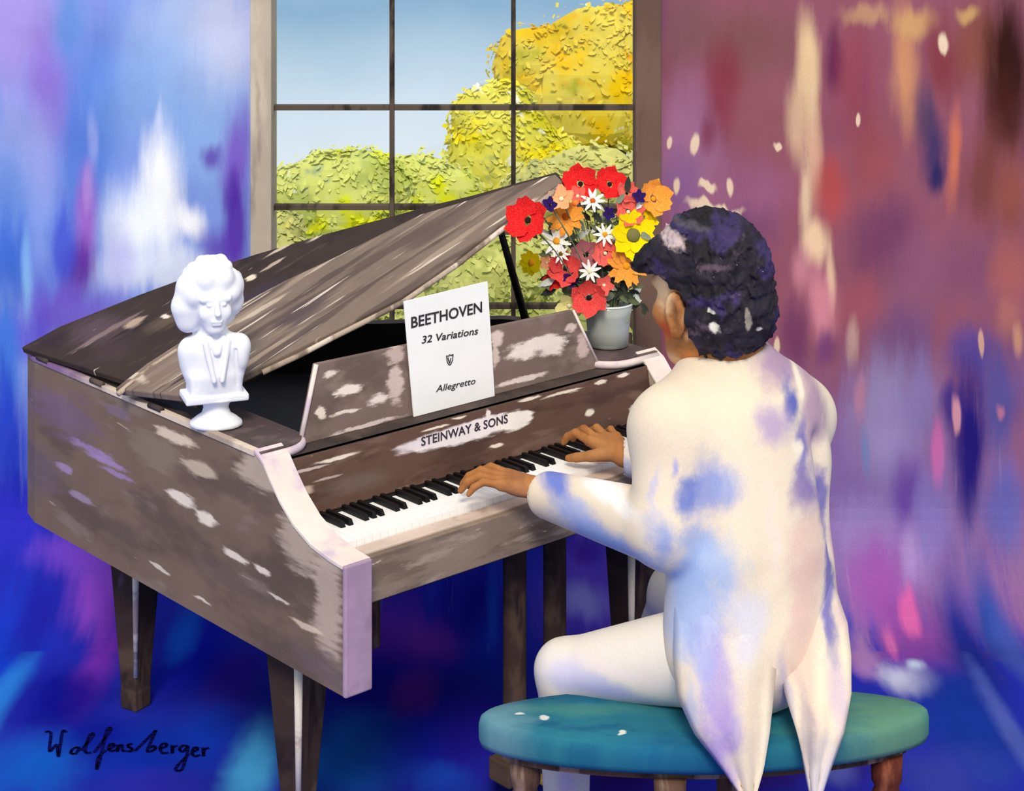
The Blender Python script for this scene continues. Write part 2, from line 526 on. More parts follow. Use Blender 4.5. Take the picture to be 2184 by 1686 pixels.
GROUND = [wb(60, 200, 800, 770, (126, 152, 224), 1, .35), wb(1950, 380, 900, 860, (140, 92, 124), 1, .4),
          wb(-420, 300, 300, 420, (104, 104, 200), .8, .9), wb(-700, 700, 260, 420, (146, 150, 226), .8, .9), wb(2500, 200, 240, 420, (96, 62, 70), .8, .9), wb(2420, 800, 200, 360, (96, 84, 160), .8, .9), wb(2800, 500, 260, 420, (168, 112, 110), .8, .9), wb(2600, 1100, 300, 260, (60, 56, 150), .8, .9)]
NG = len(GROUND)
W = [  # left side: blues and lavenders
 wb(30, 60, 190, 210, (168, 150, 222), .9), wb(110, 190, 70, 190, (140, 112, 208), .75), wb(50, 330, 90, 150, (160, 170, 228), .6),
 wb(150, 60, 50, 110, (96, 150, 220), .7), wb(200, 230, 80, 200, (88, 132, 216), .75), wb(430, 90, 170, 190, (172, 190, 226), .8), wb(480, 60, 90, 130, (196, 200, 228), .7),
 wb(330, 210, 130, 150, (136, 172, 226), .6), wb(160, 360, 60, 140, (84, 122, 212), .7), wb(190, 300, 14, 70, (150, 165, 230), .7), wb(440, 300, 110, 120, (140, 176, 226), .6),
 wb(20, 420, 60, 120, (100, 140, 216), .7), wb(350, 420, 60, 150, (250, 252, 255), 1, .9), wb(290, 490, 90, 120, (240, 246, 255), .95, .9), wb(410, 480, 40, 45, (255, 255, 255), .8), wb(340, 580, 190, 60, (225, 234, 252), .8),
 wb(345, 290, 10, 60, (200, 210, 245), .6), wb(505, 330, 40, 130, (118, 84, 190), .85), wb(455, 335, 26, 34, (92, 56, 170), .75), wb(512, 470, 34, 130, (84, 46, 166), .9), wb(480, 520, 60, 60, (92, 56, 176), .8, .9), wb(500, 400, 22, 60, (80, 44, 160), .5),
 wb(178, 480, 30, 130, (158, 100, 200), .85), wb(165, 570, 42, 80, (92, 34, 152), .85), wb(128, 520, 34, 110, (62, 76, 204), .75), wb(180, 400, 14, 60, (176, 140, 214), .7),
 wb(25, 560, 50, 130, (48, 100, 204), .8), wb(55, 590, 14, 110, (140, 190, 240), .7), wb(90, 640, 34, 90, (94, 110, 214), .6), wb(150, 660, 130, 70, (112, 76, 196), .7), wb(60, 720, 80, 70, (96, 80, 204), .7), wb(250, 560, 40, 90, (190, 190, 240), .6),
 wb(10, 760, 36, 150, (60, 120, 218), .8), wb(10, 960, 60, 160, (34, 58, 186), .9), wb(20, 1120, 130, 100, (48, 46, 186), .9), wb(4, 850, 20, 90, (40, 70, 200), .6),
 # right side: mauve, plum, peach, brown, blue
 wb(1800, 1050, 600, 320, (132, 108, 168), .9, .9), wb(1470, 330, 110, 190, (152, 116, 172), .9), wb(1450, 400, 60, 90, (134, 104, 178), .8), wb(1460, 60, 90, 110, (116, 88, 108), .85), wb(1600, 90, 130, 100, (120, 88, 98), .7),
 wb(1545, 190, 50, 120, (130, 58, 84), .8), wb(1510, 290, 22, 50, (120, 56, 90), .6), wb(1640, 250, 90, 120, (142, 96, 118), .7), wb(1600, 400, 90, 90, (146, 102, 156), .7), wb(1600, 480, 60, 60, (112, 76, 140), .5),
 wb(1725, 150, 28, 150, (222, 190, 146), .95, .7), wb(1700, 260, 34, 110, (214, 180, 146), .8, .8), wb(1735, 330, 22, 130, (226, 178, 146), .7), wb(1712, 420, 20, 110, (226, 196, 160), .8), wb(1735, 510, 40, 50, (240, 206, 166), .9), wb(1770, 590, 14, 70, (240, 205, 165), .9), wb(1752, 640, 44, 90, (214, 138, 150), .85), wb(1700, 560, 30, 60, (206, 138, 148), .6),
 wb(1785, 130, 26, 100, (74, 26, 86), .9), wb(1830, 160, 60, 170, (138, 72, 98), .75), wb(1790, 250, 40, 70, (140, 84, 120), .5), wb(1775, 400, 52, 90, (172, 84, 92), .85), wb(1860, 330, 60, 120, (150, 84, 100), .6),
 wb(1925, 130, 34, 170, (206, 144, 102), .85), wb(1945, 40, 60, 40, (206, 160, 106), .8), wb(2010, 130, 44, 120, (126, 60, 76), .8), wb(2080, 90, 70, 130, (128, 82, 74), .8), wb(2150, 140, 70, 200, (44, 22, 18), .95), wb(2120, 250, 60, 110, (70, 36, 32), .7), wb(1850, 15, 60, 30, (196, 152, 110), .6), wb(2060, 12, 30, 22, (206, 164, 104), .7),
 wb(1968, 250, 30, 90, (86, 72, 118), .9), wb(1985, 330, 32, 100, (66, 58, 122), .9), wb(1997, 385, 22, 40, (34, 42, 110), .8), wb(2030, 330, 14, 130, (208, 116, 86), .85), wb(2090, 380, 50, 140, (112, 68, 66), .75), wb(2150, 420, 50, 110, (136, 84, 78), .8),
 wb(1890, 500, 90, 110, (108, 66, 118), .8), wb(1960, 600, 90, 110, (132, 94, 138), .7), wb(2080, 600, 80, 110, (126, 86, 128), .75), wb(2150, 590, 50, 90, (166, 106, 112), .75), wb(1830, 640, 60, 80, (156, 92, 120), .7), wb(1690, 700, 40, 90, (112, 66, 118), .8), wb(1760, 720, 30, 50, (104, 62, 142), .6),
 wb(1820, 720, 18, 60, (196, 160, 148), .7), wb(1930, 730, 80, 90, (110, 84, 148), .8), wb(1890, 880, 90, 150, (150, 138, 180), .85), wb(1960, 850, 60, 120, (134, 120, 172), .7), wb(2070, 780, 60, 80, (82, 70, 146), .8), wb(2150, 700, 30, 60, (170, 120, 120), .6), wb(2130, 860, 60, 130, (78, 78, 146), .8),
 wb(2058, 960, 46, 190, (24, 18, 112), .95), wb(2020, 890, 26, 60, (44, 36, 124), .7), wb(1990, 990, 15, 80, (198, 106, 166), .9, .6), wb(2032, 905, 9, 40, (214, 150, 160), .85, .5), wb(1838, 840, 16, 60, (190, 130, 150), .6), wb(1845, 950, 10, 60, (110, 130, 176), .6), wb(2087, 750, 6, 34, (214, 166, 140), .8, .5), wb(2130, 880, 10, 20, (190, 120, 140), .7), wb(2168, 740, 12, 40, (206, 150, 120), .7),
 wb(1920, 1060, 40, 110, (98, 66, 152), .8), wb(1840, 1110, 70, 80, (148, 130, 184), .7), wb(1975, 1110, 50, 110, (126, 116, 180), .7), wb(2140, 1090, 60, 100, (98, 100, 174), .8), wb(1870, 1230, 80, 130, (152, 82, 166), .85), wb(1930, 1180, 30, 90, (166, 140, 196), .6), wb(1940, 1340, 90, 110, (134, 68, 152), .85), wb(1932, 1300, 22, 60, (206, 96, 162), .9, .6), wb(1900, 1370, 14, 40, (196, 96, 160), .7), wb(1840, 1400, 40, 60, (176, 130, 180), .6),
 wb(1940, 1450, 70, 40, (206, 210, 230), .85), wb(1960, 1420, 20, 14, (206, 226, 240), .8), wb(2045, 1340, 60, 190, (24, 38, 132), .97), wb(2110, 1290, 44, 150, (26, 62, 146), .95), wb(2150, 1360, 40, 150, (66, 84, 168), .7), wb(2060, 1530, 120, 150, (16, 52, 146), .9), wb(2150, 1560, 30, 190, (80, 96, 176), .7), wb(2010, 1650, 120, 80, (52, 62, 156), .8), wb(2110, 1640, 60, 70, (40, 62, 156), .7),
 # floor under and around the piano
 wb(110, 1300, 210, 190, (34, 42, 172), .9), wb(215, 1230, 70, 130, (150, 76, 202), .9), wb(225, 1390, 50, 150, (126, 50, 176), .85), wb(160, 1190, 120, 60, (122, 72, 198), .7), wb(30, 1380, 90, 220, (16, 62, 196), .85), wb(10, 1500, 40, 180, (44, 130, 214), .8), wb(140, 1500, 120, 100, (10, 10, 138), .85), wb(90, 1290, 60, 120, (30, 24, 150), .7),
 wb(430, 1370, 90, 150, (14, 24, 166), .9), wb(400, 1330, 40, 80, (22, 90, 206), .8), wb(490, 1470, 70, 100, (52, 26, 156), .85), wb(320, 1600, 240, 90, (10, 46, 170), .85), wb(70, 1640, 120, 90, (16, 96, 200), .8), wb(540, 1640, 70, 120, (70, 164, 220), .85), wb(330, 1668, 110, 40, (46, 40, 170), .6), wb(440, 1560, 90, 80, (14, 60, 190), .6), wb(200, 1570, 90, 60, (8, 14, 144), .6),
 wb(900, 1400, 260, 330, (26, 24, 158), .9), wb(830, 1330, 90, 90, (84, 34, 156), .85), wb(920, 1370, 80, 60, (98, 38, 160), .8), wb(1010, 1270, 90, 120, (12, 8, 128), .9), wb(1030, 1420, 60, 130, (14, 40, 160), .8), wb(1050, 1280, 20, 120, (20, 60, 176), .7), wb(800, 1480, 80, 120, (24, 16, 146), .8), wb(760, 1620, 130, 110, (20, 98, 194), .85), wb(900, 1600, 130, 100, (20, 30, 168), .8), wb(1010, 1560, 80, 110, (34, 22, 156), .8), wb(880, 1480, 60, 60, (96, 36, 150), .6), wb(940, 1660, 90, 40, (24, 70, 186), .7),
 wb(1250, 1230, 110, 150, (92, 64, 194), .85), wb(1240, 1290, 60, 50, (140, 140, 214), .7), wb(1250, 1180, 50, 40, (66, 30, 156), .7), wb(1330, 1660, 150, 60, (42, 18, 124), .9), wb(1640, 1650, 90, 60, (48, 20, 112), .9), wb(1790, 1640, 90, 70, (44, 24, 112), .9), wb(1780, 1660, 50, 40, (80, 90, 170), .7),
]
FLECKS = [(1480, 312, 10, 24), (1445, 395, 8, 22), (1515, 396, 20, 9), (1568, 382, 8, 18), (1655, 300, 8, 9), (1612, 720, 7, 12), (1650, 735, 8, 18), (1530, 438, 60, 14), (1425, 300, 6, 12), (1835, 238, 6, 12), (2010, 85, 10, 26)]
W += [wb(x, y, rx, ry, (232, 206, 176), .95, .5) for x, y, rx, ry in FLECKS]



def wall_mat(name, sel, seed, floor=False):
    return wash(name, (34, 42, 164), GROUND + [b for b, q in zip(W, WQ[NG:]) if sel(*q)], None, ((3.0, 1.0, 1), (0.05, 0.09)), ((22, 4, 1), (0.010, 0.04)), var=0.09, var_scale=4.0, grain=0.08,
                streaks=None if floor else [((206, 206, 232), (24, 1.3, 1), .64, .82, .16), ((50, 40, 130), (19, 1.1, 1), .64, .82, .16)], rough=.95, spec=.05, rag=((7, 4, 1), .35) if floor else ((17, 2.2, 1), .38), seed=seed)


m_wall_l = wall_mat('watercolour_blue_wall', lambda x, y: x < 1360 and y < 1500, 0)
m_wall_r = wall_mat('watercolour_plum_wall', lambda x, y: x > 850 and y < 1560, 0)
m_floor = wall_mat('watercolour_blue_floor', lambda x, y: y > 880, 0, True)

# window opening in the wall
WX0, WX1 = at(538, 0, YW).x, at(1408, 0, YW).x
WZ0, WZ1 = 0.72, 2.42


def uv_sheet(name, polys, mat, parent=None):
    """polys: list of (4 corner points, 4 uv)"""
    vs_, fs, uvs = [], [], []
    for pts, uv in polys:
        b = len(vs_); vs_ += pts; fs.append(tuple(range(b, b + len(pts)))); uvs += uv
    me = bpy.data.meshes.new(name); me.from_pydata(vs_, [], fs)
    ul = me.uv_layers.new(name='UVMap')
    for i, l in enumerate(me.loops): ul.data[i].uv = uvs[l.vertex_index]
    o = link(name, me, mat, parent)
    if len(me.materials) > 1:
        for p in me.polygons: p.material_index = 0 if p.center.x < 0.2 else 1
    return o


def wq(x0, x1, z0, z1, y=YW):
    return ([(x0, y, z0), (x1, y, z0), (x1, y, z1), (x0, y, z1)], [(x0, ZTOP - z0), (x1, ZTOP - z0), (x1, ZTOP - z1), (x0, ZTOP - z1)])


WT = 0.14                                           # wall thickness
pol = [wq(XL, WX0, RC, ZTOP), wq(WX1, XR, RC, ZTOP), wq(WX0, WX1, RC, WZ0), wq(WX0, WX1, WZ1, ZTOP)]
NA = 14
for i in range(NA):                                 # cove
    a0, a1 = math.pi / 2 * i / NA, math.pi / 2 * (i + 1) / NA
    y0, z0 = YW - RC + RC * math.cos(a0), RC - RC * math.sin(a0)
    y1, z1 = YW - RC + RC * math.cos(a1), RC - RC * math.sin(a1)
    for xa, xb in ((XL, .2), (.2, XR)):
        pol.append(([(xa, y1, z1), (xb, y1, z1), (xb, y0, z0), (xa, y0, z0)], [(xa, T_COVE + RC * a1), (xb, T_COVE + RC * a1), (xb, T_COVE + RC * a0), (xa, T_COVE + RC * a0)]))
# reveals of the opening, back and top of the wall
for (p, q) in (((WX0, WZ0), (WX0, WZ1)), ((WX1, WZ1), (WX1, WZ0)), ((WX1, WZ0), (WX0, WZ0)), ((WX0, WZ1), (WX1, WZ1))):
    pol.append(([(p[0], YW, p[1]), (q[0], YW, q[1]), (q[0], YW + WT, q[1]), (p[0], YW + WT, p[1])], [(p[0], ZTOP - p[1]), (q[0], ZTOP - q[1]), (q[0], ZTOP - q[1]), (p[0], ZTOP - p[1])]))
for x0, x1, z0, z1 in ((XL, WX0, 0, ZTOP), (WX1, XR, 0, ZTOP), (WX0, WX1, 0, WZ0), (WX0, WX1, WZ1, ZTOP)):
    pol.append(wq(x0, x1, z0, z1, YW + WT))
pol.append(([(XL, YW, ZTOP), (XR, YW, ZTOP), (XR, YW + WT, ZTOP), (XL, YW + WT, ZTOP)], [(XL, 0), (XR, 0), (XR, 0), (XL, 0)]))
wall = uv_sheet('wall_back', pol, [m_wall_l, m_wall_r])
tag(wall, 'watercolour streaked wall, blue on the left and plum on the right', kind='structure')
YF = 1.2
fl = uv_sheet('floor', [([(XL, YF, 0), (XR, YF, 0), (XR, YW - RC, 0), (XL, YW - RC, 0)], [(XL, T_FLOOR + YW - RC - YF), (XR, T_FLOOR + YW - RC - YF), (XR, T_FLOOR), (XL, T_FLOOR)])], m_floor)
tag(fl, 'deep ultramarine and violet washed floor', kind='structure')

# cursive signature brushed on the floor
SIG = [[(185, 195), (240, 210), (225, 400), (300, 330), (320, 455), (360, 200), (400, 195)], [(480, 430), (450, 415), (480, 370), (540, 365), (500, 430)], [(560, 390), (690, 230), (650, 230), (600, 400), (660, 415)],
       [(700, 410), (870, 180), (830, 180), (760, 480), (725, 590), (740, 470), (820, 390)], [(850, 385), (900, 350), (905, 325), (870, 325), (850, 370), (880, 400), (930, 385)], [(945, 335), (945, 400), (960, 350), (990, 335), (1000, 395), (1030, 395)], [(1095, 325), (1060, 330), (1060, 355), (1095, 370), (1090, 400), (1050, 400)],
       [(1130, 395), (1230, 300), (1330, 200), (1350, 185), (1330, 230), (1260, 390), (1300, 400), (1345, 375), (1330, 345), (1285, 365)], [(1390, 375), (1450, 355), (1465, 325), (1425, 320), (1395, 365), (1420, 420), (1480, 415)], [(1520, 340), (1525, 420), (1535, 360), (1575, 345)],
       [(1690, 350), (1640, 340), (1600, 380), (1640, 405), (1690, 350), (1670, 470), (1620, 600), (1560, 580), (1700, 430)], [(1730, 410), (1785, 390), (1790, 365), (1755, 365), (1735, 420), (1765, 455), (1815, 440)], [(1850, 365), (1855, 450), (1865, 385), (1910, 365)]]
m_ink = plain('floor_ink', (8, 10, 84), .9, .05)
mb = MB()
for st in SIG:
    pts = [onz(60 + x * .2015, 1520 + y * .2015, 0.0025) for x, y in st]
    sm = []
    for i in range(len(pts) - 1):                   # Catmull-Rom through the traced points
        p0, p1, p2, p3 = pts[max(i - 1, 0)], pts[i], pts[i + 1], pts[min(i + 2, len(pts) - 1)]
        for t in (0, .25, .5, .75):
            sm.append(0.5 * (2 * p1 + (p2 - p0) * t + (2 * p0 - 5 * p1 + 4 * p2 - p3) * t * t + (3 * p1 - p0 - 3 * p2 + p3) * t ** 3))
    sm.append(pts[-1])
    for i in range(len(sm) - 1):
        a, b = sm[i], sm[i + 1]
        d = (b - a); d.z = 0
        if d.length < 1e-5: continue
        d.normalize(); nn = Vector((-d.y, d.x, 0)) * 0.0042
        a = a - d * .002; b = b + d * .002
        up = Vector((0, 0, .0005))
        mb.add([a - nn, b - nn, b + nn, a + nn, a - nn - up, b - nn - up, b + nn - up, a + nn - up], [(0, 1, 2, 3), (0, 4, 5, 1), (1, 5, 6, 2), (2, 6, 7, 3), (3, 7, 4, 0)])
sg = mb.build('signature', m_ink, fl)
tag(sg, 'dark blue cursive signature')

# ---------------------------------------------------------------- window
win = empty('window_1', ((WX0 + WX1) / 2, YW, WZ0))
tag(win, 'tall paned window with taupe frame looking out on yellow trees', kind='structure')
WO = Vector(win.location)
m_fr_l = wash('taupe_frame_pale', (182, 168, 152), (), (0, 2), None, None, mottle=[((206, 192, 172), (8, 2.6, 1), .46, .6, .8), ((122, 108, 104), (9, 2, 1), .56, .7, .7)], var=.08)
m_fr_r = wash('taupe_frame_brown', (116, 92, 80), (), (0, 2), None, None, mottle=[((98, 76, 68), (8, 2, 1), .5, .7, .7)], var=.08)
m_mun = wash('muntin_ink', (92, 80, 70), (), (0, 2), None, None, mottle=[((40, 34, 34), (14, 6, 1), .45, .6, .9)], var=.1)
m_pane = glassy('window_glass', (250, 252, 252), .03)


def wbox(name, px0, px1, z0, z1, y0, y1, mat, bevel=.004):
    a, b = at(px0, 0, YW).x, at(px1, 0, YW).x
    return MB().box((a - WO.x, y0 - WO.y, z0 - WO.z), (b - WO.x, y1 - WO.y, z1 - WO.z)).build(name, mat, win, bevel=bevel)


wbox('frame_post', 538, 583, WZ0 - .04, WZ1 + .05, YW - .05, YW + .09, m_fr_l)
wbox('frame_post', 1353, 1408, WZ0 - .04, WZ1 + .05, YW - .05, YW + .09, m_fr_r)
wbox('frame_head', 583, 1353, WZ1 - .03, WZ1 + .05, YW - .05, YW + .09, m_fr_r)
wbox('window_sill', 520, 1426, WZ0 - .05, WZ0 + .02, YW - .10, YW + .09, m_fr_r)
MX = [583, 835, 1095, 1353]
MZ = [WZ0 + .02, at(0, 656, YW).z, at(0, 444, YW).z, at(0, 231, YW).z, WZ1 - .03]
for x in MX[1:-1]:
    wbox('muntin', x - 5, x + 5, MZ[0], MZ[-1], YW + .01, YW + .045, m_mun, .002)
for z in MZ[1:-1]:
    for i in range(3):
        wbox('muntin', MX[i] + (5 if i else 0), MX[i + 1] - (5 if i < 2 else 0), z - .0085, z + .0085, YW + .012, YW + .04, m_mun, .002)
for i in range(3):
    for j in range(4):
        wbox('pane', MX[i] + 3, MX[i + 1] - 3, MZ[j] + .005, MZ[j + 1] - .005, YW + .024, YW + .028, m_pane, 0)

# ---------------------------------------------------------------- garden beyond the window
ZG = -1.2
m_lawn = plain('lawn_green', (150, 160, 84), .95, .02, .2, 3.0)
lawn = MB().add([(-6, YW + .6, ZG), (6, YW + .6, ZG), (6, 14, ZG), (-6, 14, ZG)], [(0, 1, 2, 3)]).build('lawn', m_lawn)
tag(lawn, 'pale olive lawn in the garden below the window', kind='structure')
m_trunk = plain('bark', (96, 82, 66), .95, .02, .2, 6)


def leaf_mat(name, base, mots, seed):
    return wash(name, base, (), (0, 2), None, None, var=.12, var_scale=3, grain=0, rough=.9, spec=.04, seed=seed,
                mottle=[(c, (s_, s_, s_), lo, hi, op) for c, s_, lo, hi, op in mots])


PALE = (236, 236, 214)
m_leaf = {
 'gold': leaf_mat('foliage_gold', (226, 206, 84), [((236, 196, 18), 2.6, .44, .60, 1), ((178, 174, 34), 3.2, .56, .68, .9), ((238, 172, 16), 4, .62, .70, .9), (PALE, 8, .66, .72, .9)], 1),
 'lime': leaf_mat('foliage_lime', (226, 218, 92), [((206, 198, 40), 3.2, .44, .6, .9), ((238, 220, 24), 4, .52, .64, .95), ((178, 184, 116), 5, .60, .7, .7), (PALE, 9, .62, .68, .95)], 2),
 'green': leaf_mat('foliage_green', (216, 220, 122), [((222, 226, 34), 3.2, .52, .62, 1), ((180, 192, 106), 4, .48, .62, .8), ((146, 170, 150), 6, .62, .72, .7), (PALE, 9, .62, .68, .95)], 3),
 'sage': leaf_mat('foliage_sage', (212, 208, 126), [((172, 176, 110), 3.5, .46, .6, .85), ((234, 222, 110), 5, .56, .66, .8), ((150, 160, 130), 5, .62, .72, .7), (PALE, 9, .66, .72, .85)], 4),
 'olive': leaf_mat('foliage_olive', (206, 208, 124), [((180, 184, 100), 4, .46, .6, .85), ((226, 226, 136), 6, .54, .66, .8), ((150, 174, 156), 5, .62, .72, .6), (PALE, 10, .68, .74, .8)], 5),
}
LEAF6 = [(math.cos(a) * r, math.sin(a) * r) for a, r in zip([i * math.pi / 3 for i in range(6)], (1, .55, .7, .9, .5, .75))]


def tree(label, px, py, rx, ry, Y, kind, n, seed, lumps=9):
    rnd = random.Random(seed)
    c = at(px, py, Y); sx = rx * Y / F; sz = ry * Y / F
    root = empty('garden_tree', (c.x, Y, ZG))
    tag(root, label, 'tree', 'trees outside the window')
    ob = Vector((0, 0, c.z - ZG))
    mbt = MB()
    mbt.tube([(0, 0, 0), (.02, 0, ob.z * .5), (0, 0, ob.z)], [.09, .07, .05], 9)
    for k in range(3):
        a = rnd.uniform(-1, 1)
        mbt.tube([(0, 0, ob.z * .6), (sx * .5 * a, rnd.uniform(-.1, .1), ob.z + sz * .3 * rnd.random())], [.04, .02], 7)
    mbt.build('trunk', m_trunk, root, True)
    mbf = MB()
    L = []
    for k in range(lumps):
        while True:
            q = Vector((rnd.uniform(-1, 1), rnd.uniform(-1, 1), rnd.uniform(-1, 1)))
            if q.length < 1: break
        r = rnd.uniform(.38, .55)
        q *= (1 - r * .8)
        L.append((Vector((q.x * sx, q.y * sx * .3, q.z * sz)) + ob, r * sx, r * sx * .3, r * sz))
    L.append((ob, sx * .75, sx * .22, sz * .75))
    for (q, a, b, d) in L:                           # soft inner masses
        vs_, fs = [], []
        nu, nv = 12, 8
        for j in range(nv + 1):
            for i in range(nu):
                th, ph = 2 * math.pi * i / nu, math.pi * j / nv
                w = .9 + rnd.uniform(-.06, .06)
                vs_.append((q.x + a * w * math.sin(ph) * math.cos(th), q.y + b * w * math.sin(ph) * math.sin(th), q.z + d * w * math.cos(ph)))
        for j in range(nv):
            for i in range(nu):
                i2 = (i + 1) % nu
                fs.append((j * nu + i, j * nu + i2, (j + 1) * nu + i2, (j + 1) * nu + i))
        mbf.add(vs_, fs)
    for k in range(n):                               # leaf clusters
        q, a, b, d = rnd.choice(L)
        th = rnd.uniform(0, 2 * math.pi); cz = rnd.uniform(-1, 1); sr = math.sqrt(1 - cz * cz)
        nrm = Vector((sr * math.cos(th), sr * math.sin(th), cz))
        p = q + Vector((nrm.x * a, nrm.y * b, nrm.z * d)) * rnd.uniform(.9, 1.06)
        nn = (nrm + Vector((rnd.uniform(-.6, .6), rnd.uniform(-.9, .2), rnd.uniform(-.3, .7)))).normalized()
        e1 = nn.orthogonal().normalized(); e2 = nn.cross(e1)
        s_ = rnd.uniform(.014, .036)
        w = rnd.uniform(0, 6.3)
        e1, e2 = e1 * math.cos(w) + e2 * math.sin(w), e2 * math.cos(w) - e1 * math.sin(w)
        mbf.add([p + e1 * x * s_ + e2 * y * s_ * .8 for x, y in LEAF6], [(0, 1, 2, 3, 4, 5)])
    o = mbf.build('foliage', m_leaf[kind], root)
    tag(o, kind='stuff')
    return root


tree('tall golden yellow tree at the right side of the window', 1290, 165, 255, 225, 12.6, 'gold', 6500, 5, 18)
tree('yellow green tree left of the tall golden tree', 1075, 335, 175, 165, 11.7, 'lime', 4200, 2, 12)
tree('bright lime tree at the left side of the window', 700, 430, 175, 150, 10.4, 'green', 4200, 3, 12)
tree('rounded pale green tree in the middle of the window', 900, 440, 170, 160, 11.0, 'green', 4200, 4, 12)
tree('sage green bush below the golden tree', 1265, 430, 200, 175, 10.2, 'sage', 4400, 5, 12)
tree('low olive bush seen under the raised piano lid', 1000, 630, 240, 150, 9.6, 'olive', 4000, 6, 12)
tree('blue green bush at the lower left of the window', 590, 570, 120, 120, 9.7, 'sage', 2000, 7)
tree('olive bush behind the flower bouquet', 1310, 640, 190, 140, 9.1, 'olive', 2600, 8)

# ================================================================== THE GRAND PIANO
piano = empty('grand_piano', (X0, Y0, 0), TH)
tag(piano, 'weathered brown grand piano with raised lid and open keyboard', 'piano')

BR_D, BR_M, BR_L, CREAM = (74, 62, 60), (118, 102, 94), (176, 158, 144), (236, 222, 206)


def vz(px, py, rv, rz, c, op=.9, soft=.5):           # a blotch on the spine, in (v, z)
    p = hit(px, py, (0, 0, 0), (1, 0, 0))
    return (p.y, p.z, rv, rz, c, op, soft)


m_spine = wash('weathered_side_brown', (122, 102, 88), [
    vz(130, 880, .30, .10, (118, 96, 118), .85, .8), vz(80, 1000, .22, .12, (112, 96, 108), .7, .8), vz(200, 960, .14, .012, (160, 132, 180), .8), vz(230, 985, .12, .010, (166, 138, 184), .8), vz(250, 1010, .10, .009, (160, 134, 178), .8),
    vz(140, 1000, .06, .016, (170, 146, 186), .8), vz(170, 1060, .08, .012, (168, 148, 178), .7), vz(250, 880, .10, .02, (140, 116, 140), .6), vz(330, 960, .16, .06, (140, 124, 108), .7), vz(430, 1000, .10, .03, (206, 188, 164), .8), vz(370, 930, .12, .018, (224, 206, 182), .9),
    vz(390, 1060, .085, .020, CREAM, .95), vz(440, 1110, .055, .024, CREAM, .95), vz(500, 1185, .075, .012, CREAM, .95), vz(560, 1215, .045, .010, CREAM, .9), vz(560, 1010, .13, .05, (198, 180, 160), .75), vz(640, 1150, .11, .09, (190, 170, 152), .85), vz(700, 1290, .07, .16, (192, 172, 156), .85), vz(600, 1260, .07, .02, (104, 86, 74), .7), vz(650, 1300, .05, .02, (104, 86, 74), .8),
    vz(430, 1280, .05, .006, CREAM, .7), vz(340, 1210, .05, .006, CREAM, .7), vz(660, 1340, .07, .010, (226, 204, 178), .8), vz(590, 1270, .05, .006, CREAM, .7), vz(680, 1420, .14, .045, (108, 92, 92), .85), vz(480, 1230, .2, .03, (106, 90, 86), .6)],
    (1, 2), ((5, 9, 1), (.03, .012)), ((34, 60, 1), (.012, .005)), var=.10, mottle=[((96, 80, 74), (3, 9, 1), .46, .64, .8), ((138, 122, 114), (4, 16, 1), .55, .68, .6)],
    streaks=[((206, 190, 174), (5, 50, 1), .70, .76, .8)], rough=.75, seed=2, rag=((7, 55, 1), .75))
m_dark = wash('weathered_dark_brown', (70, 60, 58), (), (0, 1), None, None, mottle=[((96, 82, 74), (4, 4, 1), .48, .62, .8), ((50, 42, 44), (6, 3, 1), .52, .66, .8)], var=.1, rough=.7)
m_black = plain('lacquer_black', (16, 14, 18), .6, .25, .4, 8)
m_cap = plain('pale_edge', (232, 218, 208), .8, .1, .06, 8, (206, 186, 200), .5, .66)
m_lav = plain('lavender_brown_cheek', (172, 146, 168), .8, .1, .08, 8, (150, 124, 142), .5, .66)

# ---- rim: outer line from bass front round the tail to treble front
ZB, ZR, ZA = 0.538, 1.0, 0.823
VF = 0.35
RIM = [(0, VF), (0, 1.45), (.02, 1.53), (.10, 1.585), (.22, 1.60), (.36, 1.585), (.50, 1.53), (.62, 1.45), (.74, 1.35), (.86, 1.24), (.98, 1.14), (1.10, 1.06), (1.22, .99), (1.30, .93), (1.345, .86), (1.36, .78), (1.36, VF)]


def inset(path, d):
    r = []
    for i, p in enumerate(path):
        a = Vector(path[max(i - 1, 0)]); b = Vector(path[min(i + 1, len(path) - 1)])
        t = (b - a).normalized()
        r.append((p[0] + t.y * d, p[1] - t.x * d))
    return r


def wall_strip(outer, inner, z0, z1, name, mats, parent):
    mb = MB(); n = len(outer)
    vs_ = [(p[0], p[1], z0) for p in outer] + [(p[0], p[1], z1) for p in outer] + [(p[0], p[1], z0) for p in inner] + [(p[0], p[1], z1) for p in inner]
    mb.add(vs_, [(i, i + 1, n + i + 1, n + i) for i in range(n - 1)], 0)
    mb.add(vs_, [(2 * n + i, 3 * n + i, 3 * n + i + 1, 2 * n + i + 1) for i in range(n - 1)], 1)
    mb.add(vs_, [(n + i, n + i + 1, 3 * n + i + 1, 3 * n + i) for i in range(n - 1)] + [(i, 2 * n + i, 2 * n + i + 1, i + 1) for i in range(n - 1)], 2)
    mb.add(vs_, [(0, n, 3 * n, 2 * n), (n - 1, 3 * n - 1, 4 * n - 1, 2 * n - 1)], 0)
    me = mb.mesh(name)
    bm = bmesh.new(); bm.from_mesh(me); bmesh.ops.remove_doubles(bm, verts=bm.verts, dist=1e-5); bmesh.ops.recalc_face_normals(bm, faces=bm.faces); bm.to_mesh(me); bm.free()
    return link(name, me, mats, parent)


rim_in = inset(RIM, .045)
wall_strip(RIM, rim_in, ZB, ZR, 'rim', [m_spine, m_black, m_dark], piano)
